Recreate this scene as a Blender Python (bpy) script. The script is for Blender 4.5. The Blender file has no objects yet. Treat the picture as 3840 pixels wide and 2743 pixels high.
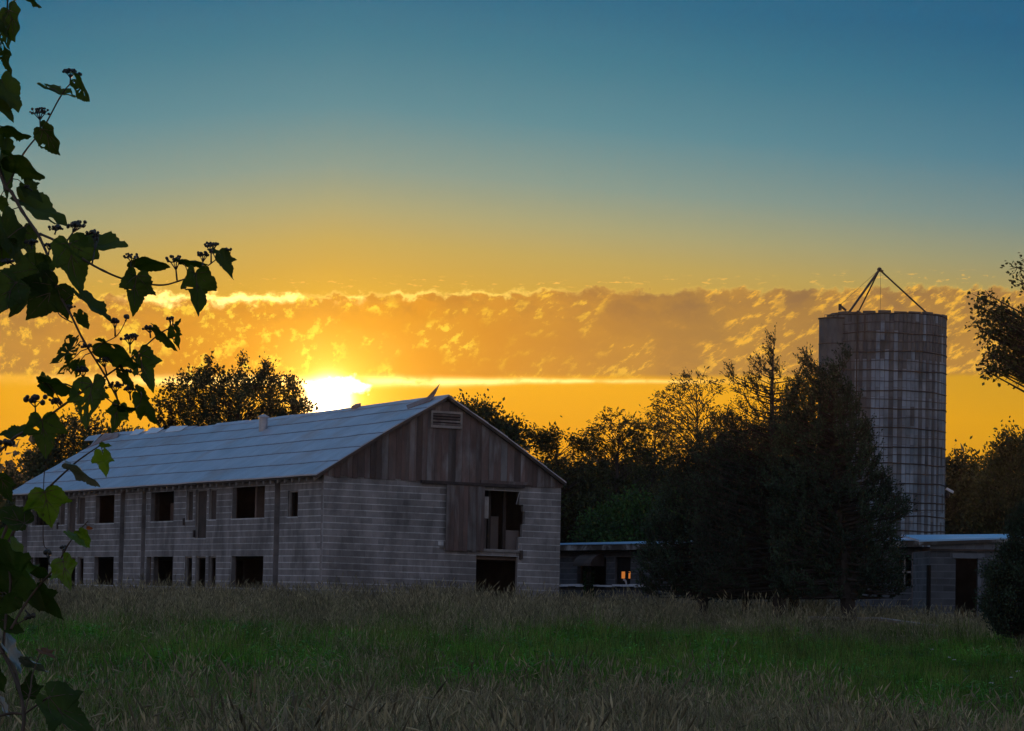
import bpy, bmesh, math, random
import numpy as np
from mathutils import Vector, Matrix, noise as mnoise
random.seed(7); RNG = np.random.default_rng(11)
SC = bpy.context.scene
COL = SC.collection
R = math.radians

HAZE = .00006
# ------------------------------------------------------------------ camera
F_PX = 12000.0; CX, CY, HY = 1920.0, 1371.5, 2225.0      # photograph is 3840 x 2743, horizon row at its centre column
EYE = Vector((0, 0, 1.7)); PITCH = math.atan((HY-CY)/F_PX); ROLL = 0.02
fw = Vector((0, math.cos(PITCH), math.sin(PITCH)))
r0 = Vector((1, 0, 0)); u0 = Vector((0, -math.sin(PITCH), math.cos(PITCH)))
rt = r0*math.cos(ROLL)+u0*math.sin(ROLL); up = u0*math.cos(ROLL)-r0*math.sin(ROLL)
cam = bpy.data.cameras.new('camera'); cam.sensor_width = 36; cam.lens = 36*F_PX/3840
cam.clip_start = .1; cam.clip_end = 5000
co = bpy.data.objects.new('camera', cam); COL.objects.link(co); SC.camera = co
co.matrix_world = Matrix(((rt.x, up.x, -fw.x, EYE.x), (rt.y, up.y, -fw.y, EYE.y), (rt.z, up.z, -fw.z, EYE.z), (0, 0, 0, 1)))

def ray(X, Y):
    return fw + rt*((X-CX)/F_PX) + up*((CY-Y)/F_PX)
def pix(X, Y, Z):
    "point of the place seen at photograph pixel X,Y that lies Z metres down the view"
    d = ray(X, Y); return EYE + d*(Z/d.y)
Q = 3840/2273.0
def pq(x, y, Z): return pix(x*Q, y*Q, Z)

# ------------------------------------------------------------------ node helper
class Nd:
    def __init__(s, nt): s.nt = nt
    def new(s, t, **kw):
        n = s.nt.nodes.new(t)
        for k, v in kw.items(): setattr(n, k, v)
        return n
    def lk(s, a, b):
        if isinstance(a, (int, float)): b.default_value = a
        elif isinstance(a, tuple): b.default_value = a
        else: s.nt.links.new(a, b)
    def m(s, op, a, b=0.0, c=0.0, clamp=False):
        n = s.new('ShaderNodeMath', operation=op, use_clamp=clamp)
        s.lk(a, n.inputs[0]); s.lk(b, n.inputs[1]); s.lk(c, n.inputs[2]); return n.outputs[0]
    def vm(s, op, a, b=(0, 0, 0)):
        n = s.new('ShaderNodeVectorMath', operation=op); s.lk(a, n.inputs[0]); s.lk(b, n.inputs[1])
        return n.outputs[1] if op in ('DOT_PRODUCT', 'DISTANCE', 'LENGTH') else n.outputs[0]
    def ss(s, x, lo, hi, a=0.0, b=1.0):
        n = s.new('ShaderNodeMapRange', interpolation_type='SMOOTHSTEP')
        s.lk(x, n.inputs[0]); s.lk(lo, n.inputs[1]); s.lk(hi, n.inputs[2]); s.lk(a, n.inputs[3]); s.lk(b, n.inputs[4]); return n.outputs[0]
    def mix(s, f, a, b, mode='MIX'):
        n = s.new('ShaderNodeMix', data_type='RGBA', blend_type=mode)
        s.lk(f, n.inputs[0]); s.lk(a, n.inputs[6]); s.lk(b, n.inputs[7]); return n.outputs[2]
    def ramp(s, f, stops, interp='LINEAR'):
        n = s.new('ShaderNodeValToRGB'); n.color_ramp.interpolation = interp; s.lk(f, n.inputs[0]); e = n.color_ramp.elements
        while len(e) > 1: e.remove(e[-1])
        e[0].position = stops[0][0]; e[0].color = stops[0][1]
        for p, c in stops[1:]:
            k = e.new(p); k.color = c
        return n.outputs[0]
    def noise(s, vec, scale, detail=4, rough=.55, dist=0.0):
        n = s.new('ShaderNodeTexNoise'); s.lk(vec, n.inputs['Vector']); n.inputs['Scale'].default_value = scale
        n.inputs['Detail'].default_value = detail; n.inputs['Roughness'].default_value = rough; n.inputs['Distortion'].default_value = dist
        return n.outputs[0]
    def comb(s, x, y, z=0.0):
        n = s.new('ShaderNodeCombineXYZ'); s.lk(x, n.inputs[0]); s.lk(y, n.inputs[1]); s.lk(z, n.inputs[2]); return n.outputs[0]
    def sep(s, v):
        n = s.new('ShaderNodeSeparateXYZ'); s.lk(v, n.inputs[0]); return n.outputs
def lin(r, g, b, a=1.0):
    f = lambda c: (c/255/12.92) if c/255 <= .04045 else ((c/255+.055)/1.055)**2.4
    return (f(r), f(g), f(b), a)

# ------------------------------------------------------------------ sky
SUN_AZ, SUN_EL = -3.27, 3.36                               # degrees: east of the view axis, above the horizon
W = bpy.data.worlds.new('World'); SC.world = W; W.use_nodes = True
nt = W.node_tree; nt.nodes.clear(); N = Nd(nt)
tc = N.new('ShaderNodeTexCoord').outputs['Generated']
D = N.vm('NORMALIZE', tc); X_, Y_, Z_ = N.sep(D)
az = N.m('MULTIPLY', N.m('ARCTAN2', X_, Y_), 57.2958)
el = N.m('MULTIPLY', N.m('ARCSINE', Z_), 57.2958)
sd = (math.sin(R(SUN_AZ))*math.cos(R(SUN_EL)), math.cos(R(SUN_AZ))*math.cos(R(SUN_EL)), math.sin(R(SUN_EL)))
rs = N.m('MULTIPLY', N.m('ARCCOSINE', N.m('MINIMUM', N.vm('DOT_PRODUCT', D, sd), 1.0)), 57.2958)   # degrees from the sun
daz = N.m('ABSOLUTE', N.m('SUBTRACT', az, SUN_AZ))
dzc = N.m('MINIMUM', daz, 25.0)
azc = N.m('MAXIMUM', N.m('MINIMUM', az, 30.0), -30.0)
er = N.m('SUBTRACT', el, N.m('MULTIPLY', azc, .02))
t = N.m('ADD', er, N.m('MULTIPLY', N.m('SUBTRACT', dzc, 4.0), .085))
def P(e): return max(0.0, min(1.0, (e/90.0)**.5))
tr = N.m('POWER', N.m('DIVIDE', N.m('MAXIMUM', t, 0.0), 90.0), .5)
base = N.ramp(tr, [(P(0), lin(206,134,30)), (P(2.5), lin(226,154,16)), (P(3.7), lin(238,168,10)), (P(4.8), lin(218,162,34)), (P(5.4), lin(202,160,62)),
    (P(6.0), lin(186,162,88)), (P(6.6), lin(162,161,118)), (P(7.3), lin(128,152,140)), (P(8.4), lin(80,136,148)), (P(9.6), lin(46,119,142)), (P(10.6), lin(24,104,136)),
    (P(13), lin(26,100,136)), (P(22), lin(58,128,166)), (P(45), lin(92,144,186)), (P(90), lin(92,140,184))])
away = N.ramp(tr, [(P(0), lin(176,164,162)), (P(6), lin(204,188,180)), (P(16), lin(204,196,196)), (P(30), lin(172,184,200)), (P(50), lin(120,156,192)), (P(90), lin(92,140,184))])  # unseen sky overhead and behind the view, brightened as fill light
col = N.mix(N.ss(rs, 22, 80), base, away)
# darker and richer away from the sun
fall = N.ss(daz, 3, 16, 1.0, .74)
col = N.mix(1.0, col, N.comb(fall, N.m('ADD', N.m('MULTIPLY', fall, .8), .19), N.m('ADD', N.m('MULTIPLY', fall, .3), .7)), 'MULTIPLY')
# clouds: one long altocumulus sheet, lit along its upper and lower edge
cv = N.comb(N.m('MULTIPLY', az, 1.0), N.m('MULTIPLY', er, 1.5), 3.1)
n1 = N.noise(cv, 1.7, 7, .6, .3); n2 = N.noise(cv, .8, 5, .55, .2)
sh = N.comb(N.m('ADD', az, N.m('MULTIPLY', N.m('SUBTRACT', er, 4.5), N.ss(az, -3, 3, -.1, -1.0))), N.m('MULTIPLY', er, 1.0), 9.0)
n3 = N.noise(sh, 4.6, 8, .64, .0)
bump1 = N.noise(N.comb(az, N.m('MULTIPLY', er, 1.2), 1.0), 3.0, 5, .6)
etop = N.m('ADD', N.m('ADD', 5.31, N.m('MULTIPLY', N.ss(az, -6, 2), .10)), N.m('MULTIPLY', N.m('SUBTRACT', bump1, .5), .55))
ebot = N.m('ADD', 3.83, N.m('MULTIPLY', N.m('SUBTRACT', n2, .5), .10))
mt = N.ss(N.m('SUBTRACT', er, etop), -.035, .02, 1.0, 0.0)
mb = N.ss(N.m('SUBTRACT', er, ebot), -.03, .10)
band = N.m('MULTIPLY', mt, mb)
near = N.ss(rs, .6, 7.5, 1.0, 0.0)
ccol = N.mix(near, lin(158,116,62), lin(224,142,10))
ccol = N.mix(N.m('MULTIPLY', N.ss(N.m('SUBTRACT', er, etop), -.75, -.1), N.ss(n1, .38, .62, 1.0, 0.0)), ccol, N.mix(near, lin(138,102,66), lin(204,128,20)))
ccol = N.mix(N.m('MULTIPLY', N.ss(n2, .35, .65), .25), ccol, lin(220,156,50))
gap = N.m('MULTIPLY', N.ss(n3, .50, .63), N.ss(N.m('ADD', n2, N.m('MULTIPLY', N.ss(N.m('ABSOLUTE', N.m('SUBTRACT', az, .5)), 1.5, 8), .20)), .44, .62))
ccol = N.mix(N.m('MULTIPLY', gap, .95), ccol, N.mix(near, lin(240,178,58), lin(255,214,60)))
col = N.mix(N.m('MULTIPLY', band, N.ss(daz, 25, 60, .93, 0.0)), col, ccol)
def gauss(x, c, w):
    d = N.m('DIVIDE', N.m('SUBTRACT', x, c), w); return N.m('EXPONENT', N.m('MULTIPLY', N.m('MULTIPLY', d, d), -1.0))
e1 = N.m('SUBTRACT', er, etop)
lt = N.m('MULTIPLY', gauss(e1, -.02, .04), N.ss(n1, .36, .52, .35, 1.0))
lt = N.m('MULTIPLY', lt, N.ss(daz, 1.0, 5.5, 1.0, .16))
wl = N.ss(az, -5.0, -1.6, 1.0, 0.0); wl2 = N.m('MULTIPLY', wl, N.ss(az, -7.6, -5.9))
lt2 = N.m('MULTIPLY', N.m('MULTIPLY', gauss(e1, -.08, .075), N.ss(n1, .40, .56)), wl2)
lb = N.m('MULTIPLY', gauss(er, N.m('SUBTRACT', ebot, .05), N.ss(az, -3, 2, .085, .035)), N.ss(n1, .34, .54, .35, 1.0))
lbd = N.m('MULTIPLY', N.ss(az, -2.2, 6.2, 1.0, 0.0), N.ss(az, -9.0, -4.5, .12, 1.0))
col = N.mix(N.m('MINIMUM', N.m('MULTIPLY', lt, 1.3), 1.0), col, lin(255,214,96))
def addl(colr, fac, rgb):
    return N.mix(1.0, colr, N.mix(fac, (0, 0, 0, 1), rgb), 'ADD')
col = addl(col, N.m('MINIMUM', lt2, 1.0), (1.3, .95, .35, 1))
col = addl(col, N.m('MINIMUM', N.m('MULTIPLY', lb, lbd), 1.0), (1.1, .85, .35, 1))
# small wisps above the sheet
wv = N.comb(N.m('MULTIPLY', az, 1.6), N.m('MULTIPLY', er, 6.0), 5.0)
wn = N.noise(wv, 2.6, 5, .6)
wm = N.m('MULTIPLY', N.ss(wn, .57, .66), gauss(er, N.m('ADD', 5.55, N.m('MULTIPLY', azc, .006)), .09))
wm = N.m('MULTIPLY', wm, N.m('MULTIPLY', N.ss(daz, 25, 50, .8, 0), N.ss(N.noise(N.comb(az, 0.0, 2.0), .6, 2), .35, .55, .35, 1.0)))
col = N.mix(wm, col, lin(248,190,82))
# glow and disc of the sun
g1 = N.m('EXPONENT', N.m('MULTIPLY', rs, -1.75)); g2 = N.m('EXPONENT', N.m('MULTIPLY', rs, -.42))
col = addl(col, g1, (2.6, 1.5, .22, 1)); col = addl(col, g2, (.18, .08, .0, 1))
disc = N.ss(rs, .26, .50, 1.0, 0.0)
capd = N.m('ADD', N.m('POWER', N.m('DIVIDE', N.m('ADD', N.m('ADD', az, 3.20), N.m('MULTIPLY', N.m('SUBTRACT', n1, .5), 1.2)), .55), 2.0), N.m('POWER', N.m('DIVIDE', N.m('SUBTRACT', er, N.m('ADD', 3.68, N.m('MULTIPLY', N.m('SUBTRACT', bump1, .5), .5))), .14), 2.0))
cap = N.ss(N.m('ADD', capd, N.m('MULTIPLY', N.m('SUBTRACT', n1, .5), 2.0)), .25, 1.9, 1.0, 0.0)
cap_old = N.m('MULTIPLY', N.ss(N.m('SUBTRACT', ebot, er), -.05, .05), N.m('MULTIPLY', N.ss(N.m('ADD', daz, N.m('MULTIPLY', N.m('SUBTRACT', n1, .5), .6)), .45, .62, 1.0, 0.0), N.ss(er, 3.45, 3.60)))
col = addl(col, cap, (2.6, 1.9, 1.1, 1))
col = addl(col, N.m('EXPONENT', N.m('MULTIPLY', N.m('POWER', N.m('DIVIDE', rs, .27), 2.0), -1.0)), (12, 9.5, 6.5, 1))
# below the horizon
col = N.mix(N.ss(el, -3, -.3, 1.0, 0.0), col, (.02, .02, .02, 1))
# physical sky takes over high up
sk = N.new('ShaderNodeTexSky', sky_type='NISHITA'); sk.sun_disc = False; sk.sun_elevation = R(SUN_EL); sk.sun_rotation = R(SUN_AZ)
sk.air_density = 1.2; sk.dust_density = 1.5; sk.ozone_density = 2.0
bgA = N.new('ShaderNodeBackground'); N.lk(col, bgA.inputs[0]); bgA.inputs[1].default_value = 1.0
bgB = N.new('ShaderNodeBackground'); N.lk(sk.outputs[0], bgB.inputs[0]); bgB.inputs[1].default_value = .10
mx = N.new('ShaderNodeMixShader'); N.lk(N.ss(el, 14, 40, 0.0, .3), mx.inputs[0]); N.lk(bgA.outputs[0], mx.inputs[1]); N.lk(bgB.outputs[0], mx.inputs[2])
wo = N.new('ShaderNodeOutputWorld'); N.lk(mx.outputs[0], wo.inputs[0])
SC.cycles.use_denoising = True
try: W.cycles.sampling_method = 'MANUAL'; W.cycles.sample_map_resolution = 2048
except Exception: pass

sl = bpy.data.lights.new('sun', 'SUN'); sl.energy = 2.0; sl.angle = R(.53); sl.color = (1.0, .52, .20)
so = bpy.data.objects.new('sun', sl); COL.objects.link(so)
so.rotation_euler = Vector((-sd[0], -sd[1], -sd[2])).to_track_quat('-Z', 'Y').to_euler(); so.location = (0, 60, 40)
vs = SC.view_settings; vs.view_transform = 'Standard'; vs.look = 'None'; vs.exposure = 0.0; vs.gamma = 1; vs.use_curve_mapping = False

# ------------------------------------------------------------------ materials
MATS = {}
def mat(name, c1, c2=None, scale=3.0, rough=.85, rand=.25, bump=.0, metallic=0.0, spec=.3, stretch=(1, 1, 1), c3=None, c3t=(.6, .75), transl=None, detail=4, stain=0.0, off=True):
    m = bpy.data.materials.new(name); m.use_nodes = True; m.node_tree.nodes.clear(); n = Nd(m.node_tree)
    c2 = c2 or tuple(v*.7 for v in c1)
    tcn = n.new('ShaderNodeTexCoord'); oi = n.new('ShaderNodeObjectInfo'); ge = n.new('ShaderNodeNewGeometry')
    mp = n.new('ShaderNodeVectorMath', operation='MULTIPLY'); n.lk(tcn.outputs['Object'], mp.inputs[0]); mp.inputs[1].default_value = stretch
    rnd = n.m('FRACT', n.m('ADD', n.m('ADD', oi.outputs['Random'], ge.outputs['Random Per Island']), .137))
    vec = n.vm('ADD', mp.outputs[0], n.comb(n.m('MULTIPLY', oi.outputs['Random'], 37.0), n.m('MULTIPLY', oi.outputs['Random'], 11.0), 0.0))
    nz = n.noise(vec, scale, detail)
    c = n.mix(n.ss(nz, .3, .7), (*c1, 1), (*c2, 1))
    if c3: c = n.mix(n.ss(n.noise(vec, scale*.37, 5, .6, .5), *c3t), c, (*c3, 1))
    f = n.m('ADD', n.m('MULTIPLY', n.m('SUBTRACT', rnd, .5), 2*rand), 1.0)
    if stain:
        gp = n.new('ShaderNodeVectorMath', operation='MULTIPLY'); n.lk(ge.outputs['Position'], gp.inputs[0]); gp.inputs[1].default_value = (1.0, 1.0, .28)
        gq = n.new('ShaderNodeVectorMath', operation='MULTIPLY'); n.lk(ge.outputs['Position'], gq.inputs[0]); gq.inputs[1].default_value = (.5, .5, .5)
        st = n.m('ADD', n.m('MULTIPLY', n.ss(n.noise(gp.outputs[0], 2.2, 5, .65), .36, .62), .6), n.m('MULTIPLY', n.ss(n.noise(gq.outputs[0], 1.3, 5, .6), .35, .6), .6))
        f = n.m('MULTIPLY', f, n.m('ADD', 1.0-stain*.55, n.m('MULTIPLY', st, stain)))
    c = n.mix(1.0, c, n.comb(f, f, f), 'MULTIPLY')
    p = n.new('ShaderNodeBsdfPrincipled'); n.lk(c, p.inputs['Base Color']); p.inputs['Roughness'].default_value = rough
    p.inputs['Metallic'].default_value = metallic; p.inputs['Specular IOR Level'].default_value = spec
    if bump:
        b = n.new('ShaderNodeBump'); b.inputs['Strength'].default_value = bump; b.inputs['Distance'].default_value = .01
        n.lk(n.noise(vec, scale*6, 4), b.inputs['Height']); n.lk(b.outputs[0], p.inputs['Normal'])
    o = n.new('ShaderNodeOutputMaterial'); sh = p.outputs[0]
    if transl:
        tl = n.new('ShaderNodeBsdfTranslucent'); n.lk(n.mix(1.0, c, (*transl[1], 1), 'MULTIPLY'), tl.inputs[0])
        ms = n.new('ShaderNodeMixShader'); ms.inputs[0].default_value = transl[0]; n.lk(sh, ms.inputs[1]); n.lk(tl.outputs[0], ms.inputs[2]); sh = ms.outputs[0]
    n.lk(sh, o.inputs[0]); MATS[name] = m; return m
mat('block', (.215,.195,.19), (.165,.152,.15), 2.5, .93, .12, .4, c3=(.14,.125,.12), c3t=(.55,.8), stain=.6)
mat('mortar', (.44,.44,.43), (.33,.33,.34), 3, .95, 0.05, .3, stain=.7)
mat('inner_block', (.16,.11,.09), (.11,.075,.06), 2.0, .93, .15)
mat('board', (.115,.072,.062), (.085,.064,.058), 2.2, .85, .32, .5, stretch=(2, 2, .35), c3=(.17,.155,.15), c3t=(.45,.66), stain=.5)
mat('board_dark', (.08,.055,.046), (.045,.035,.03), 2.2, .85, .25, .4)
mat('wood_pale', (.30,.27,.25), (.2,.17,.15), 3, .8, .2, .3)
mat('panel_inside', (.26,.21,.19), (.20,.16,.15), 1.5, .9, .15)
mat('roof_metal', (.40,.42,.475), (.34,.36,.42), .9, .42, .05, .06, metallic=.3, spec=.5, stretch=(1, 1, 1), c3=(.34,.26,.25), c3t=(.50,.72), stain=.25)
mat('roof_underside', (.09,.07,.06), (.06,.05,.045), 2, .9, .1)
mat('torn_metal', (.30,.22,.20), (.20,.11,.09), 3, .6, .2, metallic=.3)
mat('galvanised', (.42,.42,.44), (.32,.32,.34), 4, .45, .05, metallic=.6)
mat('shed_roof', (.28,.50,.72), (.22,.42,.64), .8, .38, .04, metallic=.3, spec=.5)  # blue base colour carries a painted reflection of the sky
mat('peeling_paint', (.40,.40,.40), (.075,.06,.05), 2.6, .9, .1, c3=(.07,.055,.045), c3t=(.42,.55))
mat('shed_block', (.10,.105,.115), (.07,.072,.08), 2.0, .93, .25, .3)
mat('shed_mortar', (.17,.18,.20), (.12,.13,.15), 3, .95, .05)
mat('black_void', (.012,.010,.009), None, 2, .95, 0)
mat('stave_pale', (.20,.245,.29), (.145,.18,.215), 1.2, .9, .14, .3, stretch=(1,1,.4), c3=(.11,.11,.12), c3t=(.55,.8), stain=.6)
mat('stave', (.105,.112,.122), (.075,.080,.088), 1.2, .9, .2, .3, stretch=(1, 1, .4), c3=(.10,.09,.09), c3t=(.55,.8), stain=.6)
mat('stave_backing', (.12,.11,.11), (.09,.08,.08), 2, .95, 0)
mat('hoop', (.075,.055,.05), (.045,.035,.035), 5, .7, .1, metallic=.3)
mat('dark_steel', (.05,.045,.045), (.03,.028,.03), 5, .5, .1, metallic=.5)
mat('lap_shade', (.22,.22,.25), (.15,.15,.17), 5, .8, .1)
mat('lamp_white', (.7,.72,.76), (.6,.62,.66), 4, .3, .05)
mat('bark', (.055,.042,.035), (.03,.024,.02), 6, .95, .1)
mat('leaf_oak', (.040,.050,.018), (.026,.034,.012), .6, .7, .4, stain=.95, transl=(.25, (1.2,1.1,.5)))
mat('leaf_cedar', (.030,.050,.026), (.017,.031,.018), .6, .8, .4, stain=.95, transl=(.12, (1.2,1.2,.6)))
mat('leaf_warm', (.040,.050,.018), (.024,.032,.012), .25, .75, .4, stain=.95, transl=(.25, (1.3,1.0,.4)))
mat('leaf_bush', (.040,.095,.018), (.022,.05,.012), .5, .7, .35, stain=.95, transl=(.25, (1.1,1.2,.4)))
mat('leaf_far', (.07,.055,.04), (.045,.04,.03), .1, .9, .3)
mat('soil', (.045,.042,.02), (.025,.032,.012), .35, .95, 0, c3=(.02,.035,.01), c3t=(.45,.6))
mat('grass_tan', (.32,.275,.17), (.19,.17,.10), 1.5, .8, .6, stain=.9, transl=(.4, (1.1,1,.7)))
mat('grass_olive', (.14,.18,.05), (.085,.12,.03), 1.5, .8, .5, stain=.9, transl=(.45, (1.1,1.1,.5)))
mat('grass_green', (.10,.24,.03), (.06,.155,.02), 1.5, .75, .5, stain=.9, transl=(.5, (1.1,1.2,.5)))
mat('weed_green', (.09,.26,.034), (.055,.165,.024), 1.5, .6, .5, stain=.9, transl=(.4, (1.1,1.2,.4)))
mat('petal_white', (.5,.5,.46), None, 3, .8, .1)
mat('vine_leaf', (.036,.062,.012), (.022,.040,.008), 9, .75, .3, .25, spec=.12, transl=(.32, (.95,1.35,.35)))
mat('vine_leaf_lit', (.10,.17,.012), (.07,.13,.010), 9, .5, .15, .2, spec=.25, transl=(.42, (.85,1.15,.5)))  # lit copy of the vine leaf, sunlight put into a brighter colour
mat('vine_leaf_pale', (.16,.17,.15), (.09,.10,.08), 9, .32, .15, .2, spec=.6, transl=(.15, (1.1,1.1,.5)))  # reflected sky put into the leaf colour as a paler grey
mat('vine_leaf_red', (.40,.11,.04), (.3,.1,.03), 9, .5, .1, transl=(.3, (1,.8,.6)))
mat('vine_leaf_brown', (.12,.055,.02), (.08,.04,.015), 9, .6, .1, transl=(.3, (1,.8,.6)))
mat('vine_stem', (.095,.06,.04), (.05,.035,.022), 20, .7, .1)
mat('berry', (.035,.03,.02), (.02,.02,.02), 20, .4, .2)
m = bpy.data.materials.new('sunset_glow'); m.use_nodes = True; b = m.node_tree.nodes['Principled BSDF']
b.inputs['Base Color'].default_value = (.3,.12,.03,1); b.inputs['Emission Color'].default_value = (1,.30,.05,1); b.inputs['Emission Strength'].default_value = .45; MATS['sunset_glow'] = m  # emission stands in for sunset sky showing through the broken window

# ------------------------------------------------------------------ mesh helpers
class MB:
    def __init__(s): s.v = []; s.f = []
    def add(s, vs, fs):
        o = len(s.v); s.v += [tuple(p) for p in vs]; s.f += [tuple(i+o for i in f) for f in fs]; return s
    def hexa(s, p):      # 8 points: bottom ring 0-3, top ring 4-7
        return s.add(p, [(0,3,2,1),(4,5,6,7),(0,1,5,4),(1,2,6,5),(2,3,7,6),(3,0,4,7)])
    def box(s, P, a, b, c):
        return s.hexa([P(a[0],b[0],c[0]),P(a[1],b[0],c[0]),P(a[1],b[1],c[0]),P(a[0],b[1],c[0]),P(a[0],b[0],c[1]),P(a[1],b[0],c[1]),P(a[1],b[1],c[1]),P(a[0],b[1],c[1])])
    def tube(s, pts, rad, n=5, cap=True):
        pts = [Vector(p) for p in pts]; rings = []
        if not hasattr(rad, '__len__'): rad = [rad]*len(pts)
        for i, p in enumerate(pts):
            d = (pts[min(i+1, len(pts)-1)]-pts[max(i-1, 0)]); d = d.normalized() if d.length > 1e-9 else Vector((0,0,1))
            a = d.cross(Vector((.13,.31,.94)) if abs(d.z) < .9 else Vector((1,.1,0))).normalized(); b = d.cross(a)
            rings.append([p+(a*math.cos(2*math.pi*k/n)+b*math.sin(2*math.pi*k/n))*rad[i] for k in range(n)])
        vs = [q for r_ in rings for q in r_]; fs = []
        for i in range(len(pts)-1):
            for k in range(n):
                fs.append((i*n+k, i*n+(k+1)%n, (i+1)*n+(k+1)%n, (i+1)*n+k))
        if cap: fs += [tuple(range(n))[::-1], tuple((len(pts)-1)*n+k for k in range(n))]
        return s.add(vs, fs)
    def ball(s, c, r, seg=6, rings=4):
        vs = [(c[0], c[1], c[2]+r)]; 
        for i in range(1, rings):
            th = math.pi*i/rings
            for k in range(seg):
                ph = 2*math.pi*k/seg; vs.append((c[0]+r*math.sin(th)*math.cos(ph), c[1]+r*math.sin(th)*math.sin(ph), c[2]+r*math.cos(th)))
        vs.append((c[0], c[1], c[2]-r)); fs = []
        for k in range(seg): fs.append((0, 1+k, 1+(k+1)%seg))
        for i in range(rings-2):
            for k in range(seg):
                a = 1+i*seg; fs.append((a+k, a+seg+k, a+seg+(k+1)%seg, a+(k+1)%seg))
        l = len(vs)-1; a = 1+(rings-2)*seg
        for k in range(seg): fs.append((l, a+(k+1)%seg, a+k))
        return s.add(vs, fs)
    def build(s, name, m, parent=None, smooth=False, mesh=None):
        me = bpy.data.meshes.new(name); me.from_pydata(s.v, [], s.f); me.materials.append(MATS[m])
        if smooth: me.polygons.foreach_set('use_smooth', [True]*len(me.polygons))
        me.update(); o = bpy.data.objects.new(name, me); COL.objects.link(o)
        if parent: o.parent = parent
        return o
def empty(name, loc=(0,0,0)):
    o = bpy.data.objects.new(name, None); COL.objects.link(o); o.location = loc; o.empty_display_size = .2; return o
def tag(o, label=None, cat=None, group=None, kind=None):
    for k, v in (('label', label), ('category', cat), ('group', group), ('kind', kind)):
        if v: o[k] = v
    return o
def smoothstep(a, b, x):
    t = max(0, min(1, (x-a)/(b-a))); return t*t*(3-2*t)
def interp(x, pts):
    if x <= pts[0][0]: return pts[0][1]
    for (a, p), (b, q) in zip(pts, pts[1:]):
        if x <= b: return p+(q-p)*smoothstep(a, b, x)
    return pts[-1][1]

# ------------------------------------------------------------------ ground
GP = [(-30, .1), (10, 0), (38, -1.15), (50, -.85), (76, .05), (92, .50), (130, .45), (200, .2), (320, 4.0), (420, 8.5), (700, 6), (3000, 0)]
def ground(x, y):
    g = interp(y, GP) if y < 92 else 0
    if y >= 92:
        for (a, p), (b, q) in zip(GP, GP[1:]):
            if a <= y <= b: g = p+(q-p)*smoothstep(a, b, y); break
    g += .10*mnoise.noise(Vector((x*.12, y*.12, 0)))*smoothstep(12, 25, y)
    if y > 200: g += (3.5*mnoise.noise(Vector((x*.012, y*.008, 3)))+.022*min(max(x, -60), 120))*smoothstep(200, 330, y)
    return g
ys = list(np.arange(-30, 20, 5))+list(np.arange(20, 130, 1.5))+list(np.arange(130, 450, 8))+[470,520,600,700,900,1300,2000,3000]
xs_ = [-3000,-1500,-800,-400,-250]+list(np.arange(-180, -24, 12))+list(np.arange(-24, 25, 1.5))+list(np.arange(28, 190, 12))+[250,400,800,1500,3000]
g = MB(); nx = len(xs_)
g.v = [(x, y, ground(x, y)) for y in ys for x in xs_]
g.f = [(j*nx+i, j*nx+i+1, (j+1)*nx+i+1, (j+1)*nx+i) for j in range(len(ys)-1) for i in range(nx-1)]
tag(g.build('ground', 'soil', smooth=True), 'overgrown field of dark soil under the tall grass rising to the barn', 'ground', kind='structure')

# ------------------------------------------------------------------ coursed block walls
CH = .2032; BL = .4064
def sub_iv(ivs, cuts):
    for c0, c1 in cuts:
        out = []
        for a, b in ivs:
            if c1 <= a or c0 >= b: out.append((a, b)); continue
            if c0 > a: out.append((a, c0))
            if c1 < b: out.append((c1, b))
        ivs = out
    return [(a, b) for a, b in ivs if b-a > .03]
def block_wall(P, L, z0, n, openings, parent, bm='block', mm='mortar', thick=.19, limit=300, score=None, hj=.028, vj=.007, recess=None, start=0.0, ztop=None, inner='inner_block'):
    """P(s, depth, z); depth grows into the wall. openings: (s0, s1, z0, z1)."""
    mb = MB(); ib = MB(); cb_ = MB(); items = []
    for c in range(n):
        za, zb = z0+c*CH, z0+(c+1)*CH; zm = (za+zb)/2
        cuts = [(o[0], o[1]) for o in openings if o[2] < zm < o[3]]
        for a, b in sub_iv([(start, L)], cuts):
            pieces = [(a, b, 0.0)]
            if recess:
                pieces = []
                x = a
                for r0_, r1_ in recess:
                    if r0_ > x and r0_ < b:
                        pieces.append((x, r0_, 0)); pieces.append((r0_, min(r1_, b), .34)); x = min(r1_, b)
                if x < b: pieces.append((x, b, 0))
            for (pa, pb, dep) in pieces:
                mb.box(P, (pa+.002, pb-.002), (dep+.006, dep+.02), (za, zb)); cb_.box(P, (pa, pb), (dep+.02, dep+thick-.03), (za, zb))
                ib.box(P, (pa, pb), (dep+thick-.03, dep+thick), (za, zb))
                if dep: cb_.box(P, (pb-.004, pb+.001), (.012, dep+.02), (za, zb))
                off = (c % 2)*BL/2; k = math.floor((pa-off)/BL); x = off+k*BL
                while x < pb-1e-6:
                    q0, q1 = max(x, pa), min(x+BL, pb)
                    if q1-q0 > .05:
                        items.append((q0, q1, za, zb, dep))
                    x += BL
    mb.build('mortar', mm, parent)['kind'] = 'stuff'
    ib.build('inner_wall', inner, parent)
    cb_.build('wall_core', bm, parent)
    if score: items.sort(key=lambda t_: score((t_[0]+t_[1])/2, t_[2]))
    rest = MB()
    for i, (q0, q1, za, zb, dep) in enumerate(items):
        d = dep+random.uniform(-.003, .003)
        b = rest if i >= limit else MB()
        b.box(P, (q0+vj/2, q1-vj/2), (d, d+.05), (za+hj/2, zb-hj/2))
        if i < limit: b.build('block', bm, parent)
    if len(items) > limit: tag(rest.build('block_courses', bm, parent), kind='stuff')

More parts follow.
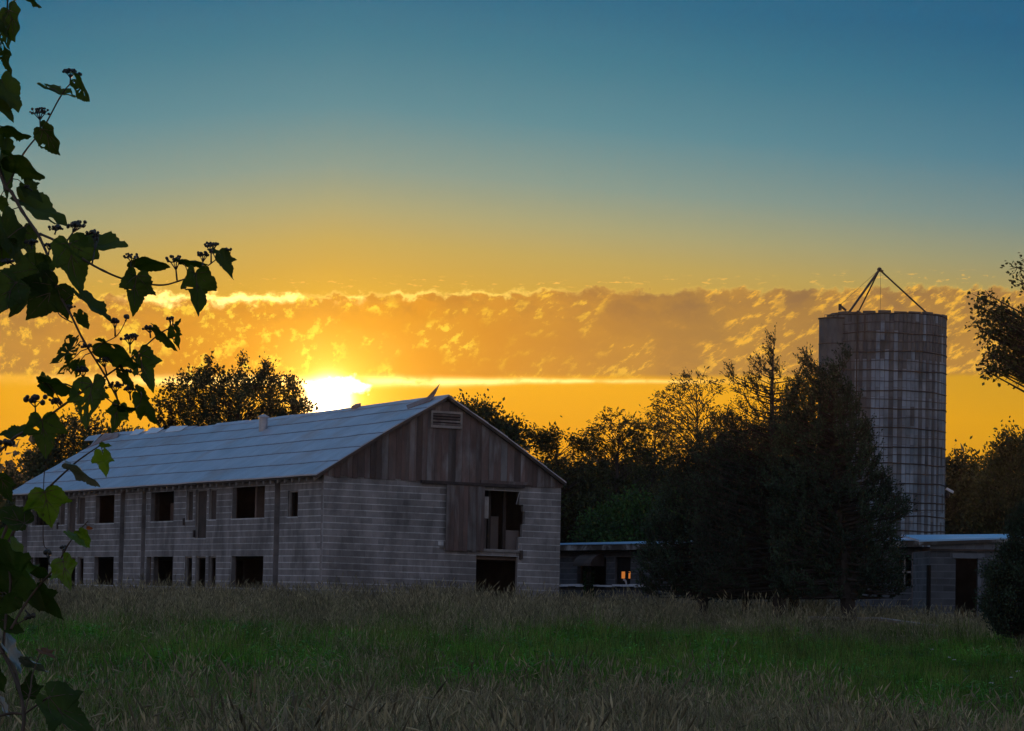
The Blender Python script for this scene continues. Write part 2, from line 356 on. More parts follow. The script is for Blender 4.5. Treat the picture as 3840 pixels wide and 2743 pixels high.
# ------------------------------------------------------------------ barn
BC = pix(1207, 2150, 97.3); A_ = Vector((-.429, .903, 0)); G_ = Vector((.903, .429, 0)); BWD, BLN = 8.05, 32.3
SHR = .013
def BP(s, u, z): return Vector((BC.x+A_.x*s+G_.x*u, BC.y+A_.y*s+G_.y*u, z-SHR*u))
def side_px(X, Y):          # photograph pixel -> (s, z) on the long wall
    d = ray(X, Y); nrm = Vector((G_.x, G_.y, 0)); t_ = (Vector((BC.x, BC.y, 0))-Vector((EYE.x, EYE.y, 0))).dot(nrm)/d.dot(nrm)
    p = EYE+d*t_; return ((p-BC).x*A_.x+(p-BC).y*A_.y, p.z)
def gable_px(X, Y):         # pixel -> (u, z) on the gable wall
    d = ray(X, Y); nrm = Vector((A_.x, A_.y, 0)); t_ = (Vector((BC.x, BC.y, 0))-Vector((EYE.x, EYE.y, 0))).dot(nrm)/d.dot(nrm)
    p = EYE+d*t_; u = (p-BC).x*G_.x+(p-BC).y*G_.y; return (u, p.z+SHR*u)
barn = empty('barn', (BC.x, BC.y, .5))
tag(barn, 'old two storey concrete block barn with pale metal roof and weathered board gable', 'barn')
barn_inv = Matrix.Translation(-barn.location)
def par(o, root=barn):
    o.parent = root; o.matrix_parent_inverse = Matrix.Translation(-root.location); return o
class ParentProxy: pass
# give MB.build world-space children under a moved empty
_old_build = MB.build
def _build(s, name, m, parent=None, smooth=False, mesh=None):
    o = _old_build(s, name, m, None, smooth)
    if parent is not None:
        o.parent = parent; o.matrix_parent_inverse = Matrix.Translation(-wloc(parent))
    return o
def wloc(o):
    v = Vector((0,0,0))
    while o is not None:
        v += Vector(o.location) if o.type == 'EMPTY' else Vector((0,0,0)); o = o.parent
    return v
MB.build = _build
Z0 = 2.72-CH*11; NC = 23; ZT = Z0+CH*NC
def op_side(x0, x1, y0, y1):
    s1, _ = side_px(x0, (y0+y1)/2); s0, _ = side_px(x1, (y0+y1)/2)
    xm = (x0+x1)/2; zt = side_px(xm, y0)[1]; zb = side_px(xm, y1)[1]
    sn = lambda z: Z0+round((z-Z0)/CH)*CH
    return (s0, s1, sn(zb), sn(zt))
side_ops_px = [(869,992,1822,1940,'w'),(697,723,1836,1945,'n'),(732,774,1841,2011,'d'),(782,811,1832,1941,'n'),(564,651,1842,1948,'w'),
    (357,428,1855,1957,'w'),(289,318,1860,1960,'n'),(251,282,1865,2018,'d'),(218,243,1866,1962,'n'),(118,185,1870,1965,'w'),(1078,1117,1833,1928,'n'),
    (865,986,2083,2196,'w'),(780,808,2083,2193,'n'),(729,768,2084,2290,'d'),(691,719,2083,2190,'n'),(546,647,2084,2192,'w'),
    (351,425,2086,2187,'w'),(288,312,2086,2186,'n'),(249,280,2088,2290,'d'),(215,238,2087,2186,'n'),(104,180,2089,2187,'w')]
side_ops = [op_side(*o[:4]) for o in side_ops_px]
rec = sorted([(side_px(b, 2050)[0], side_px(a, 2050)[0]+.0) for a, b in ((1024,1045),(527,543),(446,463),(80,101))])
rec = [(a, b) for a, b in rec]
def P_side(s, d, z): return BP(s, d, z)
def P_gab(u, d, z): return BP(d, u, z)
side = empty('side_wall', (0,0,0)); side.parent = barn; side.matrix_parent_inverse = barn_inv
gw = empty('gable_wall', (0,0,0)); gw.parent = barn; gw.matrix_parent_inverse = barn_inv
side.location = (0,0,0)
def wl_fix(root, child):
    child.parent = root; child.location = root.location; child.matrix_parent_inverse = barn_inv
wl_fix(barn, side); wl_fix(barn, gw)
def wloc(o):
    if o.type != 'EMPTY': return Vector((0,0,0)) if o.parent is None else Vector((0,0,0))
    return Vector(o.location)
block_wall(P_side, BLN, Z0, NC, side_ops, side, score=lambda s, z: s, limit=300, recess=rec, start=.052)
gz = lambda X, Y: gable_px(X, Y)
u0a, zda = gz(1787, 2082); u1a, _ = gz(1943, 2082)
uo0, zo1 = gz(1812, 1836); uo1, zo0 = gz(1945, 2060)
sn = lambda z: Z0+round((z-Z0)/CH)*CH
gops = [(u0a, u1a, Z0-1, sn(zda)), (uo0-.45, uo1, sn(zo0), sn(zo1)+.01)]
# broken right edge of the loft door, course by course
zb = gz(1960, 1895)[1]
for dz, w in ((0, .14), (1, .20), (2, .20), (3, .12), (4, .12)):
    gops.append((uo1-.05, uo1+w, sn(zb)-CH*(dz+1), sn(zb)-CH*dz))
block_wall(P_gab, BWD, Z0, NC, gops, gw, score=lambda u, z: abs(u-5.2)*.2+abs(z-2.7)*.4, limit=300, hj=.026, start=.0)
# back and far walls
bk = MB(); 
s2a, s2b, zz0, zz1 = side_ops[15]
# opening in the far long wall where the field shows through the ground floor window
def back_hit(X, Y):
    d = ray(X, Y); nrm = G_; t_ = ((Vector((BC.x, BC.y, 0))+G_*BWD)-Vector((0,0,0))).dot(nrm)/d.dot(nrm); p = EYE+d*t_
    return (p-BC).dot(A_)
h1, h0 = back_hit(560, 2130), back_hit(628, 2130)
zlo, zhi = 1.75, 2.60
for a, b, c, d in ((.22, h0, .3, ZT), (h1, BLN-.2, .3, ZT), (h0, h1, .3, zlo), (h0, h1, zhi, ZT)):
    bk.box(lambda s, dd, z: BP(s, BWD-dd, z), (a, b), (.003, .19), (c, d))
bk.box(lambda u, dd, z: BP(BLN-dd, u, z), (.2, BWD), (.003, .19), (.3, ZT))
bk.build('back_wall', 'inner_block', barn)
fl = MB(); fl.box(lambda s, u, z: BP(s, u, z), (.2, BLN-.2), (.2, BWD-.2), (2.80, 2.98)); fl.box(lambda s, u, z: BP(s, u, z), (.2, BLN-.2), (.2, BWD-.2), (.3, .6))
fl.build('floor_slab', 'inner_block', barn)
fd = MB(); fd.box(BP, (-.06, .14), (-.06, BWD+.06), (.1, Z0+.004)); fd.box(BP, (.14, BLN), (-.06, .14), (.1, Z0+.002)); fd.build('foundation', 'shed_mortar', barn)
# cross walls inside, so that windows look onto rooms
for s_ in (6.2, 12.4, 18.8, 25.0):
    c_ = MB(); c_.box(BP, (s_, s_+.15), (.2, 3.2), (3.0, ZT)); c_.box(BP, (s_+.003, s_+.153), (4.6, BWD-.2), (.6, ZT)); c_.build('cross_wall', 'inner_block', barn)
# window and door frames on the long wall
for (x0, x1, y0, y1, k), (s0, s1, za, zb_) in zip(side_ops_px, side_ops):
    if k == 'n' or k == 'd':
        fr = MB(); w = .05
        fr.box(P_side, (s0+.001, s0+w), (.06, .12), (za, zb_)); fr.box(P_side, (s1-w, s1-.001), (.06, .12), (za, zb_)); fr.box(P_side, (s0+w, s1-w), (.06, .12), (zb_-w, zb_-.001))
        f_ = fr.build('door_frame' if k == 'd' else 'window_frame', 'wood_pale', barn)
        if za > 3 and not (x0 == 1078):
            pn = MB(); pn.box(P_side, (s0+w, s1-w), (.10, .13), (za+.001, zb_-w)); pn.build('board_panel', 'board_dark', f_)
    elif x0 in (564,):
        pn = MB(); pn.box(P_side, (s0+.35, s1-.1), (.7, .74), (za, zb_-.35)); pn.build('inner_panel', 'board', barn)
    sl_ = MB(); sl_.box(P_side, (s0-.02, s1+.02), (-.012, .06), (za-.045, za-.002)); 
    if za > 1.2: sl_.build('window_sill', 'mortar', barn)
# small iron brackets beside the doors
for (X, Y) in ((691, 1955), (217, 1970), (729, 2000)):
    s_, z_ = side_px(X, Y); b_ = MB(); b_.box(P_side, (s_-.05, s_+.05), (-.05, .01), (z_-.14, z_+.10)); b_.build('bracket', 'hoop', barn)

# gable boards
RISE0 = 5.30; RIDGE = 7.74; UM = BWD/2
def roof_z(u): 
    k = abs(u-UM)/UM; return RIDGE-(RIDGE-RISE0)*k + .05*math.sin(k*math.pi)
u = -.05; gb = ZT+.004
vent = (*gz(1619, 1594), *gz(1724, 1555))
while u < BWD+.04:
    w = random.choice((.17, .19, .22, .25)); u1 = min(u+w, BWD+.05)
    b_ = MB(); d0 = random.uniform(-.035, -.02); zlow = gb-random.uniform(.0, .05)
    def prism(b_, ua, ub, zl, zu_a, zu_b, da, db):
        b_.hexa([P_gab(ua, da, zl), P_gab(ub, da, zl), P_gab(ub, db, zl), P_gab(ua, db, zl), P_gab(ua, da, zu_a), P_gab(ub, da, zu_b), P_gab(ub, db, zu_b), P_gab(ua, db, zu_a)])
    ca, cb = max(0, min(BWD, u)), max(0, min(BWD, u1))
    if roof_z((ca+cb)/2)-.06 > zlow+.05:
        if u+w*.5 > UM and u < UM-.001 and u1 > UM: pass
        prism(b_, u+.004, u1-.004, zlow, max(roof_z(ca)-.05, zlow+.02), max(roof_z(cb)-.05, zlow+.02), d0, .0)
        o = b_.build('gable_board', 'board', barn)
    u = u1
bx = MB(); bx.box(P_gab, (.2, BWD-.2), (.02, .06), (ZT-.02, ZT+.12)); bx.build('plate_beam', 'board_dark', barn)
# louvred vent
vu0, vz0, vu1, vz1 = vent
vf = empty('vent', barn.location); wl_fix(barn, vf)
b_ = MB()
b_.box(P_gab, (vu0-.06, vu1+.06), (-.09, -.036), (vz0-.08, vz0)); b_.box(P_gab, (vu0-.06, vu1+.06), (-.09, -.036), (vz1, vz1+.07))
b_.box(P_gab, (vu0-.06, vu0), (-.09, -.036), (vz0, vz1)); b_.box(P_gab, (vu1, vu1+.06), (-.09, -.036), (vz0, vz1)); b_.build('vent_frame', 'wood_pale', vf)
b_ = MB(); b_.box(P_gab, (vu0, vu1), (-.042, -.037), (vz0, vz1)); b_.build('vent_back', 'black_void', vf)
for i in range(4):
    z_ = vz0+(i+.3)*(vz1-vz0)/4; b_ = MB(); b_.hexa([P_gab(vu0,-.085,z_-.02),P_gab(vu1,-.085,z_-.02),P_gab(vu1,-.045,z_+.03),P_gab(vu0,-.045,z_+.03),P_gab(vu0,-.085,z_-.005),P_gab(vu1,-.085,z_-.005),P_gab(vu1,-.045,z_+.045),P_gab(vu0,-.045,z_+.045)]); b_.build('slat', 'board', vf)
# door track, drip board, sliding door
t0, tz0 = gz(1575, 1810); t1, tz1 = gz(1962, 1829)
b_ = MB(); b_.box(P_gab, (t0, t1), (-.13, -.04), (tz1-.02, tz1+.07)); b_.build('door_track', 'hoop', barn)
b_ = MB(); b_.box(P_gab, (gz(1800, 1810)[0], gz(1990,1820)[0]), (-.08, -.037), (tz1+.075, tz1+.17)); b_.build('drip_board', 'board', barn)
du0 = gz(1668, 1950)[0]; du1 = gz(1812, 1950)[0]; dz1 = tz1-.03; dz0 = gz(1740, 2066)[1]
dr = empty('sliding_door', barn.location); wl_fix(barn, dr)
u = du0; i = 0
while u < du1-.03:
    w = random.choice((.12, .14, .16)); u1 = min(u+w, du1); zz = dz0+random.uniform(-.03, .04)+ (0.0 if i > 1 else -.04)
    b_ = MB(); b_.box(P_gab, (u+.003, u1-.003), (-.10-random.uniform(0,.008), -.075), (zz, dz1)); o = b_.build('plank', 'board', dr); u = u1; i += 1
b_ = MB(); b_.box(P_gab, (du0, du1), (-.074, -.055), (dz0+.1, dz0+.22)); b_.box(P_gab, (du0, du1), (-.074, -.055), (dz1-.3, dz1-.18)); b_.build('door_ledge', 'board_dark', dr)
b_ = MB(); b_.box(P_gab, (du1-.02, du1+.17), (-.03, -.012), (gz(1800, 1944)[1], gz(1800, 1862)[1])); tag(b_.build('pale_board', 'wood_pale', barn), 'broken whitewashed board beside the loft opening')
b_ = MB(); b_.box(P_gab, (u0a-1.05, uo1+.12), (-.05, .05), (sn(zo0)-.08, sn(zo0)-.006)); b_.box(P_gab, (du0-.15, u0a-1.0), (-.03, .02), (sn(zo0)-.02, sn(zo0)+.03)); b_.build('loft_sill', 'wood_pale', barn)
b_ = MB(); b_.box(P_gab, (uo1+.02, uo1+.12), (-.09, -.0), (sn(zo0)-.28, sn(zo0)-.0)); b_.build('bracket', 'board_dark', barn)
# inside the loft opening: sheets and posts, and a dangling rod
for (xa, xb, ya, yb, mt_, dd) in ((1800,1856,1936,2058,'panel_inside',.9),(1866,1916,1934,2056,'panel_inside',.95),(1921,1975,1988,2060,'panel_inside',.6)):
    a0, z1_ = gz(xa, ya); a1, z0_ = gz(xb, yb); b_ = MB(); b_.box(P_gab, (a0-.0, a1+.0), (dd, dd+.03), (3.0, z1_)); b_.build('inner_panel', mt_, barn)
for X in (1861, 1918):
    a0, _ = gz(X, 1950); b_ = MB(); b_.box(P_gab, (a0-.05, a0+.05), (.5, .6), (2.985, ZT-.1)); b_.build('post', 'board_dark', barn)
b_ = MB(); b_.tube([P_gab(*(gz(1946,1848)[0], -.03, gz(1946,1848)[1])), P_gab(gz(1933,1892)[0], -.06, gz(1933,1892)[1])], .011, 4); b_.build('hanging_rod', 'galvanised', barn)
a0, z1_ = gz(1665, 2040); b_ = MB(); b_.box(P_gab, (a0-.2, a0-.02), (-.012, .02), (z1_-.05, z1_+.07)); b_.build('patch_block', 'mortar', barn)

# roof: rows of sheets lapped up the slope, sagging slightly
OH = .34; OG = .16
def sag(s, k): return -.10*math.sin(min(1, max(0, s/BLN))*math.pi)*k + .018*mnoise.noise(Vector((s*.35, k*2.5, 0))) + .012*mnoise.noise(Vector((s*1.3, k*6, 4)))
def RPt(s, k, side_, dz=0):      # k 0 at eave .. 1 at ridge
    oh = OH if side_ < 0 else .10; ue = -oh+(UM+oh)*k; uu = ue if side_ < 0 else BWD-ue
    zz = RIDGE+.06-(RIDGE-RISE0)*(UM-ue)/UM + .05*math.sin((UM-ue)/UM*math.pi)*(1 if ue > 0 else 0)
    return BP(s, uu, zz+sag(s, k)+dz)
NR = 6
for side_ in (-1, 1):
    for r_ in range(NR):
        b_ = MB(); ns = 34; k0, k1 = r_/NR, (r_+1)/NR+ (.006 if r_ < NR-1 else 0)
        if r_ == NR-1: k1 = 1.0
        for i in range(ns+1):
            s = -OG+(BLN+OG*2)*i/ns
            if side_ < 0 and r_ >= NR-2:      # torn upper sheets at the far end
                pass
            km = (k0+k1)/2
            top0, top1 = .034, .012
            j = .010*mnoise.noise(Vector((s*.6, r_*3.1, 7)))/3
            b_.v += [tuple(RPt(s, k0+j, side_, top0)), tuple(RPt(s, km, side_, (top0+top1)/2)), tuple(RPt(s, k1, side_, top1)), tuple(RPt(s, k1, side_, -.01)), tuple(RPt(s, k0+j, side_, -.01))]
        for i in range(ns):
            a = i*5
            for q in range(5): b_.f.append((a+q, a+(q+1)%5, a+5+(q+1)%5, a+5+q) if side_ < 0 else (a+q, a+5+q, a+5+(q+1)%5, a+(q+1)%5))
        b_.f += [(0,1,2,3,4), tuple(ns*5+q for q in (4,3,2,1,0))]
        b_.build('roof_sheet', 'roof_metal', barn)
        if r_:
            b_ = MB(); kk = k0-.003
            for i in range(ns):
                sA, sB = -OG+.02+(BLN+OG*2-.04)*i/ns, -OG+.02+(BLN+OG*2-.04)*(i+1)/ns; jj = lambda s: .010*mnoise.noise(Vector((s*.6, r_*3.1, 7)))/3
                b_.add([RPt(sA,kk+jj(sA),side_,.017),RPt(sB,kk+jj(sB),side_,.017),RPt(sB,kk+.0045+jj(sB),side_,.037),RPt(sA,kk+.0045+jj(sA),side_,.037)],[(0,1,2,3)])
            b_.build('lap_shadow', 'lap_shade', barn)  # dark strip drawn below each lap as its shadow
b_ = MB(); n_ = 30
for i in range(n_):
    s0_, s1_ = -OG-.02+(BLN+2*OG)*i/n_, -OG-.02+(BLN+2*OG)*(i+1)/n_
    if i in (19, 20, 24, 25, 26): continue
    d1 = random.uniform(-.004, .012); b_ = MB()
    for sd_ in (-1, 1):
        b_.hexa([RPt(s0_,.955,sd_,.022+d1),RPt(s1_,.955,sd_,.022+d1),RPt(s1_,1,sd_,.035+d1),RPt(s0_,1,sd_,.035+d1),RPt(s0_,.955,sd_,.034+d1),RPt(s1_,.955,sd_,.034+d1),RPt(s1_,1,sd_,.05+d1),RPt(s0_,1,sd_,.05+d1)])
    b_.build('ridge_cap', 'roof_metal', barn)
# dark underside, rafters, fascia, verge boards
for sd_ in (-1, 1):
    b_ = MB()
    for i in range(24):
        sA, sB = -OG+.03+(BLN+2*OG-.06)*i/24, -OG+.03+(BLN+2*OG-.06)*(i+1)/24
        for kA, kB in ((.01,.25),(.25,.5),(.5,.75),(.75,.99)):
            b_.hexa([RPt(sA,kA,sd_,-.09),RPt(sB,kA,sd_,-.09),RPt(sB,kB,sd_,-.09),RPt(sA,kB,sd_,-.09),RPt(sA,kA,sd_,-.06),RPt(sB,kA,sd_,-.06),RPt(sB,kB,sd_,-.06),RPt(sA,kB,sd_,-.06)])
    b_.build('roof_deck', 'roof_underside', barn)
    for dv in (0, 1):
        b_ = MB(); s_ = -OG if dv == 0 else BLN+OG-.04
        for k0, k1 in ((0,.25),(.25,.5),(.5,.75),(.75,.985)):
            b_.hexa([RPt(s_,k0,sd_,-.11),RPt(s_+.035,k0,sd_,-.11),RPt(s_+.035,k1,sd_,-.11),RPt(s_,k1,sd_,-.11),RPt(s_,k0,sd_,-.012),RPt(s_+.035,k0,sd_,-.012),RPt(s_+.035,k1,sd_,-.012),RPt(s_,k1,sd_,-.012)])
        b_.build('verge_board', 'board_dark', barn)
s = .1; raf = None
while s < BLN:
    if raf is None:
        b_ = MB(); b_.box(lambda a, b, c: Vector(RPt(a, b, -1, c)), (s, s+.06), (.012, .16), (-.20, -.095)); raf = b_.build('rafter', 'wood_pale', barn); rs0 = s
    else:
        o = raf.copy(); COL.objects.link(o); dv = A_*(s-rs0); o.location = raf.location+Vector((dv.x, dv.y, sag(s, .1)-sag(rs0, .1)))
    s += .61
# stovepipe vent, loose sheets, ridge bits
def on_roof(X, Y):
    best = None
    for k in np.linspace(.02, 1, 60):
        for s in np.linspace(0, BLN, 120):
            p = RPt(s, k, -1, .03); d = p-EYE; x = CX+F_PX*d.dot(rt)/d.dot(fw); y = CY-F_PX*d.dot(up)/d.dot(fw); e = (x-X)**2+(y-Y)**2
            if best is None or e < best[0]: best = (e, s, k)
    return best[1:]
s_, k_ = on_roof(989, 1610); p = Vector(RPt(s_, k_, -1, 0))
vt = empty('roof_vent', barn.location); wl_fix(barn, vt)
b_ = MB(); b_.tube([p+Vector((0,0,-.1)), p+Vector((0,0,.44))], .15, 12); b_.build('pipe', 'galvanised', vt, smooth=False)
b_ = MB(); b_.tube([p+Vector((0,0,.44)), p+Vector((0,0,.47)), p+Vector((0,0,.56))], [.21,.21,.03], 12); b_.build('pipe_cap', 'galvanised', vt)
def flap(pts, name, m_, th=.02):
    b_ = MB(); n = len(pts); vs_ = [Vector(q) for q in pts]
    b_.add([*vs_, *[q+Vector((0,0,-th)) for q in vs_]], [tuple(range(n)), tuple(range(2*n-1, n-1, -1))]+[(i, (i+1)%n, n+(i+1)%n, n+i) for i in range(n)]); return b_.build(name, m_, barn)
flap([RPt(2.1,.90,-1,.05), RPt(1.2,.97,-1,.10), RPt(.55,1,-1,.42), RPt(.75,.99,-1,.16), RPt(.5,.93,-1,.06), RPt(1.4,.84,-1,.05)], 'loose_sheet', 'torn_metal')
sa, ka = on_roof(440, 1642); sb, kb = on_roof(330, 1665)
flap([RPt(sa,ka,-1,.05), RPt(sa+.4,ka+.05,-1,.12), RPt(sa+2.6,min(1,ka+.07),-1,.13), RPt(sb,kb+.02,-1,.08), RPt(sb,kb-.05,-1,.05), RPt(sa+1,ka-.05,-1,.05)], 'loose_sheet', 'torn_metal')
flap([RPt(sb,kb,-1,.06), RPt(sb+1.5,.985,-1,.09), RPt(sb+3.0,.97,-1,.07), RPt(sb+2.6,.90,-1,.05), RPt(sb+1.0,.88,-1,.05)], 'loose_sheet', 'roof_metal')
for X, Y, L in ((620, 1588, 1.6), (700, 1577, 2.0), (545, 1598, 1.2)):
    sa, ka = on_roof(X, Y+12); flap([RPt(sa,.93,-1,.05), RPt(sa,.995,-1,.09), RPt(sa+L,1,-1,.12), RPt(sa+L*.9,.93,-1,.05)], 'loose_sheet', 'lamp_white')
sa, ka = on_roof(1285, 1560); b_ = MB(); b_.box(lambda a, b, c: Vector(RPt(a, b, -1, c)), (sa-.2, sa+.25), (.965, 1.0), (.03, .16)); b_.build('ridge_block', 'torn_metal', barn)

# ------------------------------------------------------------------ silo
SZ = 130.0; SCN = pix(3318, 1900, SZ); SR = 2.42; STOP = 13.2; SB = .3; SN = 84; SH = .762
silo = empty('silo', (SCN.x, SCN.y, SB)); tag(silo, 'tall round concrete stave silo with steel hoops and open tripod frame on top', 'silo')
def SP(an, r_, z): return Vector((SCN.x+math.sin(an)*r_, SCN.y-math.cos(an)*r_, z))
b_ = MB(); n = 72
b_.v = [tuple(SP(2*math.pi*i/n, rr, z)) for (rr, z) in ((SR-.03, SB), (SR-.03, STOP), (SR-.14, STOP), (SR-.14, SB)) for i in range(n)]
b_.f = [(q*n+i, q*n+(i+1)%n, (q+1)*n+(i+1)%n, (q+1)*n+i) for q in range(3) for i in range(n)]; b_.build('silo_wall', 'stave_backing', silo)
st_items = []
for c in range(SN):
    an = 2*math.pi*(c+.5)/SN; an = (an+math.pi) % (2*math.pi)-math.pi
    off = (c % 2)*SH/2; z = SB-off
    while z < STOP:
        st_items.append((abs(an+.0)*1.0+max(0, (5-z))*.6, an, max(z, SB), min(z+SH, STOP-.01), c)); z += SH
st_items.sort(key=lambda q: q[0]); rest = MB(); restp = MB(); half = math.pi/SN
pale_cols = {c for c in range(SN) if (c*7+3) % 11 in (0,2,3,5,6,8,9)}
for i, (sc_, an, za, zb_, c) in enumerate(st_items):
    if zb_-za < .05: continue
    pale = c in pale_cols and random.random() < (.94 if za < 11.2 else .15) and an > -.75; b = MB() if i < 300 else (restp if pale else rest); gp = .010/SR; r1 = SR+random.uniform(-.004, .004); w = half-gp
    b.add([SP(an-w, SR-.04, za+.006), SP(an+w, SR-.04, za+.006), SP(an+w, r1-.012, za+.006), SP(an+w*.55, r1, za+.006), SP(an-w*.55, r1, za+.006), SP(an-w, r1-.012, za+.006),
           SP(an-w, SR-.04, zb_-.006), SP(an+w, SR-.04, zb_-.006), SP(an+w, r1-.012, zb_-.006), SP(an+w*.55, r1, zb_-.006), SP(an-w*.55, r1, zb_-.006), SP(an-w, r1-.012, zb_-.006)],
          [(0,1,2,3,4,5)[::-1], (6,7,8,9,10,11), (1,2,8,7), (2,3,9,8), (3,4,10,9), (4,5,11,10), (5,0,6,11)])
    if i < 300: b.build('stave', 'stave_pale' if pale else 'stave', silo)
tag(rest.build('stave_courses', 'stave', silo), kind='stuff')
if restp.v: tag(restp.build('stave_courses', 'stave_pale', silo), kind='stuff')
z = STOP-.02; k = 0; 
while z > SB+.2:
    b_ = MB(); m_ = 60; rr = .014 if k % 2 else .024
    pts = [SP(2*math.pi*i/m_, SR+.016, z+.03*math.sin(i*.31+k*1.7)+.012*math.sin(i*.9+k)) for i in range(m_+1)]
    b_.tube(pts, rr, 4, False); b_.build('hoop', 'hoop', silo)
    z -= (.76/2 if z > 6 else .76/2.6)*random.uniform(.88, 1.12); k += 1
b_ = MB()
for i in range(24):
    a0, a1 = 2*math.pi*i/24, 2*math.pi*(i+.8)/24
    b_.hexa([SP(a0,SR-.12,STOP),SP(a1,SR-.12,STOP),SP(a1,SR+.03,STOP),SP(a0,SR+.03,STOP),SP(a0,SR-.12,STOP+.06+.02*(i%3)),SP(a1,SR-.12,STOP+.06+.02*(i%3)),SP(a1,SR+.03,STOP+.06+.02*(i%3)),SP(a0,SR+.03,STOP+.06+.02*(i%3))])
b_.build('rim', 'stave_backing', silo)
# unloading chute, a half-round tube on the left
cc = pix(3127, 1500, SZ-.9); cr = .64; ch = MB(); n = 20
def CP_(i, r_, z): a = math.pi*2*i/n; return (cc.x+math.sin(a)*r_, cc.y-math.cos(a)*r_, z)
ch.v = [CP_(i, cr, z) for z in (SB, STOP-.18) for i in range(n)]; ch.f = [(i, (i+1)%n, n+(i+1)%n, n+i) for i in range(n)]+[tuple(n+i for i in range(n))]
cho = ch.build('chute', 'stave', silo)
z = STOP-1.2
while z > 1:
    b_ = MB(); b_.tube([CP_(i, cr+.012, z+.0) for i in range(n+1)], .02, 4, False); b_.build('chute_hoop', 'hoop', cho); z -= .9
b_ = MB(); b_.tube([CP_(i, cr+.03, STOP-.17) for i in range(n+1)], .03, 4, False); b_.build('chute_rim', 'hoop', cho)
for dx in (-.45, .05):
    b_ = MB(); b_.tube([(cc.x+dx, cc.y-.3, STOP-.18), (cc.x+dx, cc.y-.3, STOP-.03), (cc.x+dx+.3, cc.y-.3, STOP-.03), (cc.x+dx+.3, cc.y-.3, STOP-.18)], .012, 4); b_.build('handle', 'dark_steel', cho)
b_ = MB(); b_.tube([SP(-.62, SR+.03, SB+5), SP(-.62, SR+.03, STOP+.1)], .03, 5); b_.tube([SP(-.48, SR+.05, STOP-1.1), SP(-.48, SR+.05, STOP-.1)], .03, 5); b_.build('conduit', 'hoop', silo)
apex = pix(3298, 1012, SZ)
tp = empty('tripod', silo.location); tp.parent = silo; tp.matrix_parent_inverse = Matrix.Translation(-silo.location)
def foot(X, front):
    dx = pix(X, 1180, SZ).x-SCN.x; a = math.asin(max(-1, min(1, dx/SR)))
    return SP(a if front else math.pi-a, SR-.05, STOP+.05)
for X, fr_, rr in ((3165, True, .048), (3222, False, .032), (3522, False, .036)):
    b_ = MB(); b_.tube([foot(X, fr_), apex], rr, 6); b_.build('tripod_leg', 'dark_steel', tp)
b_ = MB(); b_.ball(apex, .10, 8, 6); b_.tube([apex+Vector((-.02,0,-.02)), apex+Vector((.16,0,-.06))], .04, 6); b_.build('pulley_head', 'dark_steel', tp)
b_ = MB(); fl_ = pix(3150, 1165, SZ-2.2); b_.tube([fl_, fl_+Vector((0,0,.26))], .07, 6); b_.tube([fl_+Vector((0,0,.2)), fl_+Vector((.25,.1,.02))], .05, 6); b_.build('winch', 'dark_steel', tp)
b_ = MB(); b_.tube([apex+Vector((-.05,0,-.03)), fl_+Vector((0,0,.22))], .008, 3); b_.build('cable', 'dark_steel', tp)
b_ = MB(); b_.tube([apex+Vector((.05,0,-.03)), Vector((apex.x+.06, apex.y, STOP-2))], .008, 3); b_.build('cable', 'dark_steel', tp)
# floodlight on the silo's right side
lp = pix(3543, 1846, SZ-.4); fl = empty('floodlight', lp); tag(fl, 'small floodlight with pale lid bolted to the right side of the silo', 'floodlight')
b_ = MB(); b_.tube([lp+Vector((-.12,0,0)), lp+Vector((.02,0,0)), lp+Vector((.05,0,-.02))], [.05,.05,.12], 8); b_.ball(lp+Vector((.06,-.02,-.12)), .15, 8, 6); b_.build('lamp_body', 'dark_steel', fl)
b_ = MB(); Mr = Matrix.Rotation(R(28), 3, 'Y')
b_.hexa([lp+Vector((.20,0,.07))+Mr@Vector(q) for q in ((-.17,-.13,-.045),(.17,-.13,-.045),(.17,.13,-.045),(-.17,.13,-.045),(-.15,-.11,.045),(.15,-.11,.045),(.15,.11,.045),(-.15,.11,.045))]); b_.build('lamp_lid', 'lamp_white', fl)

# ------------------------------------------------------------------ long low shed
A0 = Vector((1.36, 118.0, 0)); B0 = Vector((12.99, 101.0, 0)); LD = (B0-A0).normalized(); LN = Vector((-LD.y, LD.x, 0))
if LN.y < 0: LN = -LN
SL = (B0-A0).length
def LP_(s, d, z): return A0+LD*s+LN*d+Vector((0,0,z+.13*s/SL))
def shed_px(X, Y):
    d = ray(X, Y); t_ = (A0-Vector((0,0,0))).dot(LN)/d.dot(LN); p = EYE+d*t_; s_ = (p-A0).dot(LD); return s_, p.z-.13*s_/SL
shed = empty('long_shed', (A0.x, A0.y, .4)); tag(shed, 'long low block shed with pale metal roof running from the barn behind the cedars', 'shed')
sh_ops = []
for x0, x1, y0, y1 in ((2164,2272,2090,2191),(2306,2364,2091,2192),(3358,3416,2086,2206),(2600,2650,2090,2190),(2900,2960,2090,2200)):
    s0, _ = shed_px(x0, (y0+y1)/2); s1, _ = shed_px(x1, (y0+y1)/2); sh_ops.append((s0, s1, shed_px((x0+x1)/2, y1)[1], shed_px((x0+x1)/2, y0)[1]))
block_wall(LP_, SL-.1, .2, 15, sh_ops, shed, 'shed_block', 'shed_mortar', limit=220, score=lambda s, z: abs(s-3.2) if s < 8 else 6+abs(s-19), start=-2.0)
b_ = MB(); b_.box(LP_, (-2, SL+.6), (3.6, 3.78), (.2, 3.3)); b_.box(LP_, (-2, -1.85), (.2, 3.6), (.2, 3.3)); b_.box(LP_, (SL-.3, SL-.12), (.2, 3.58), (.2, 3.29)); b_.build('back_wall', 'inner_block', shed)
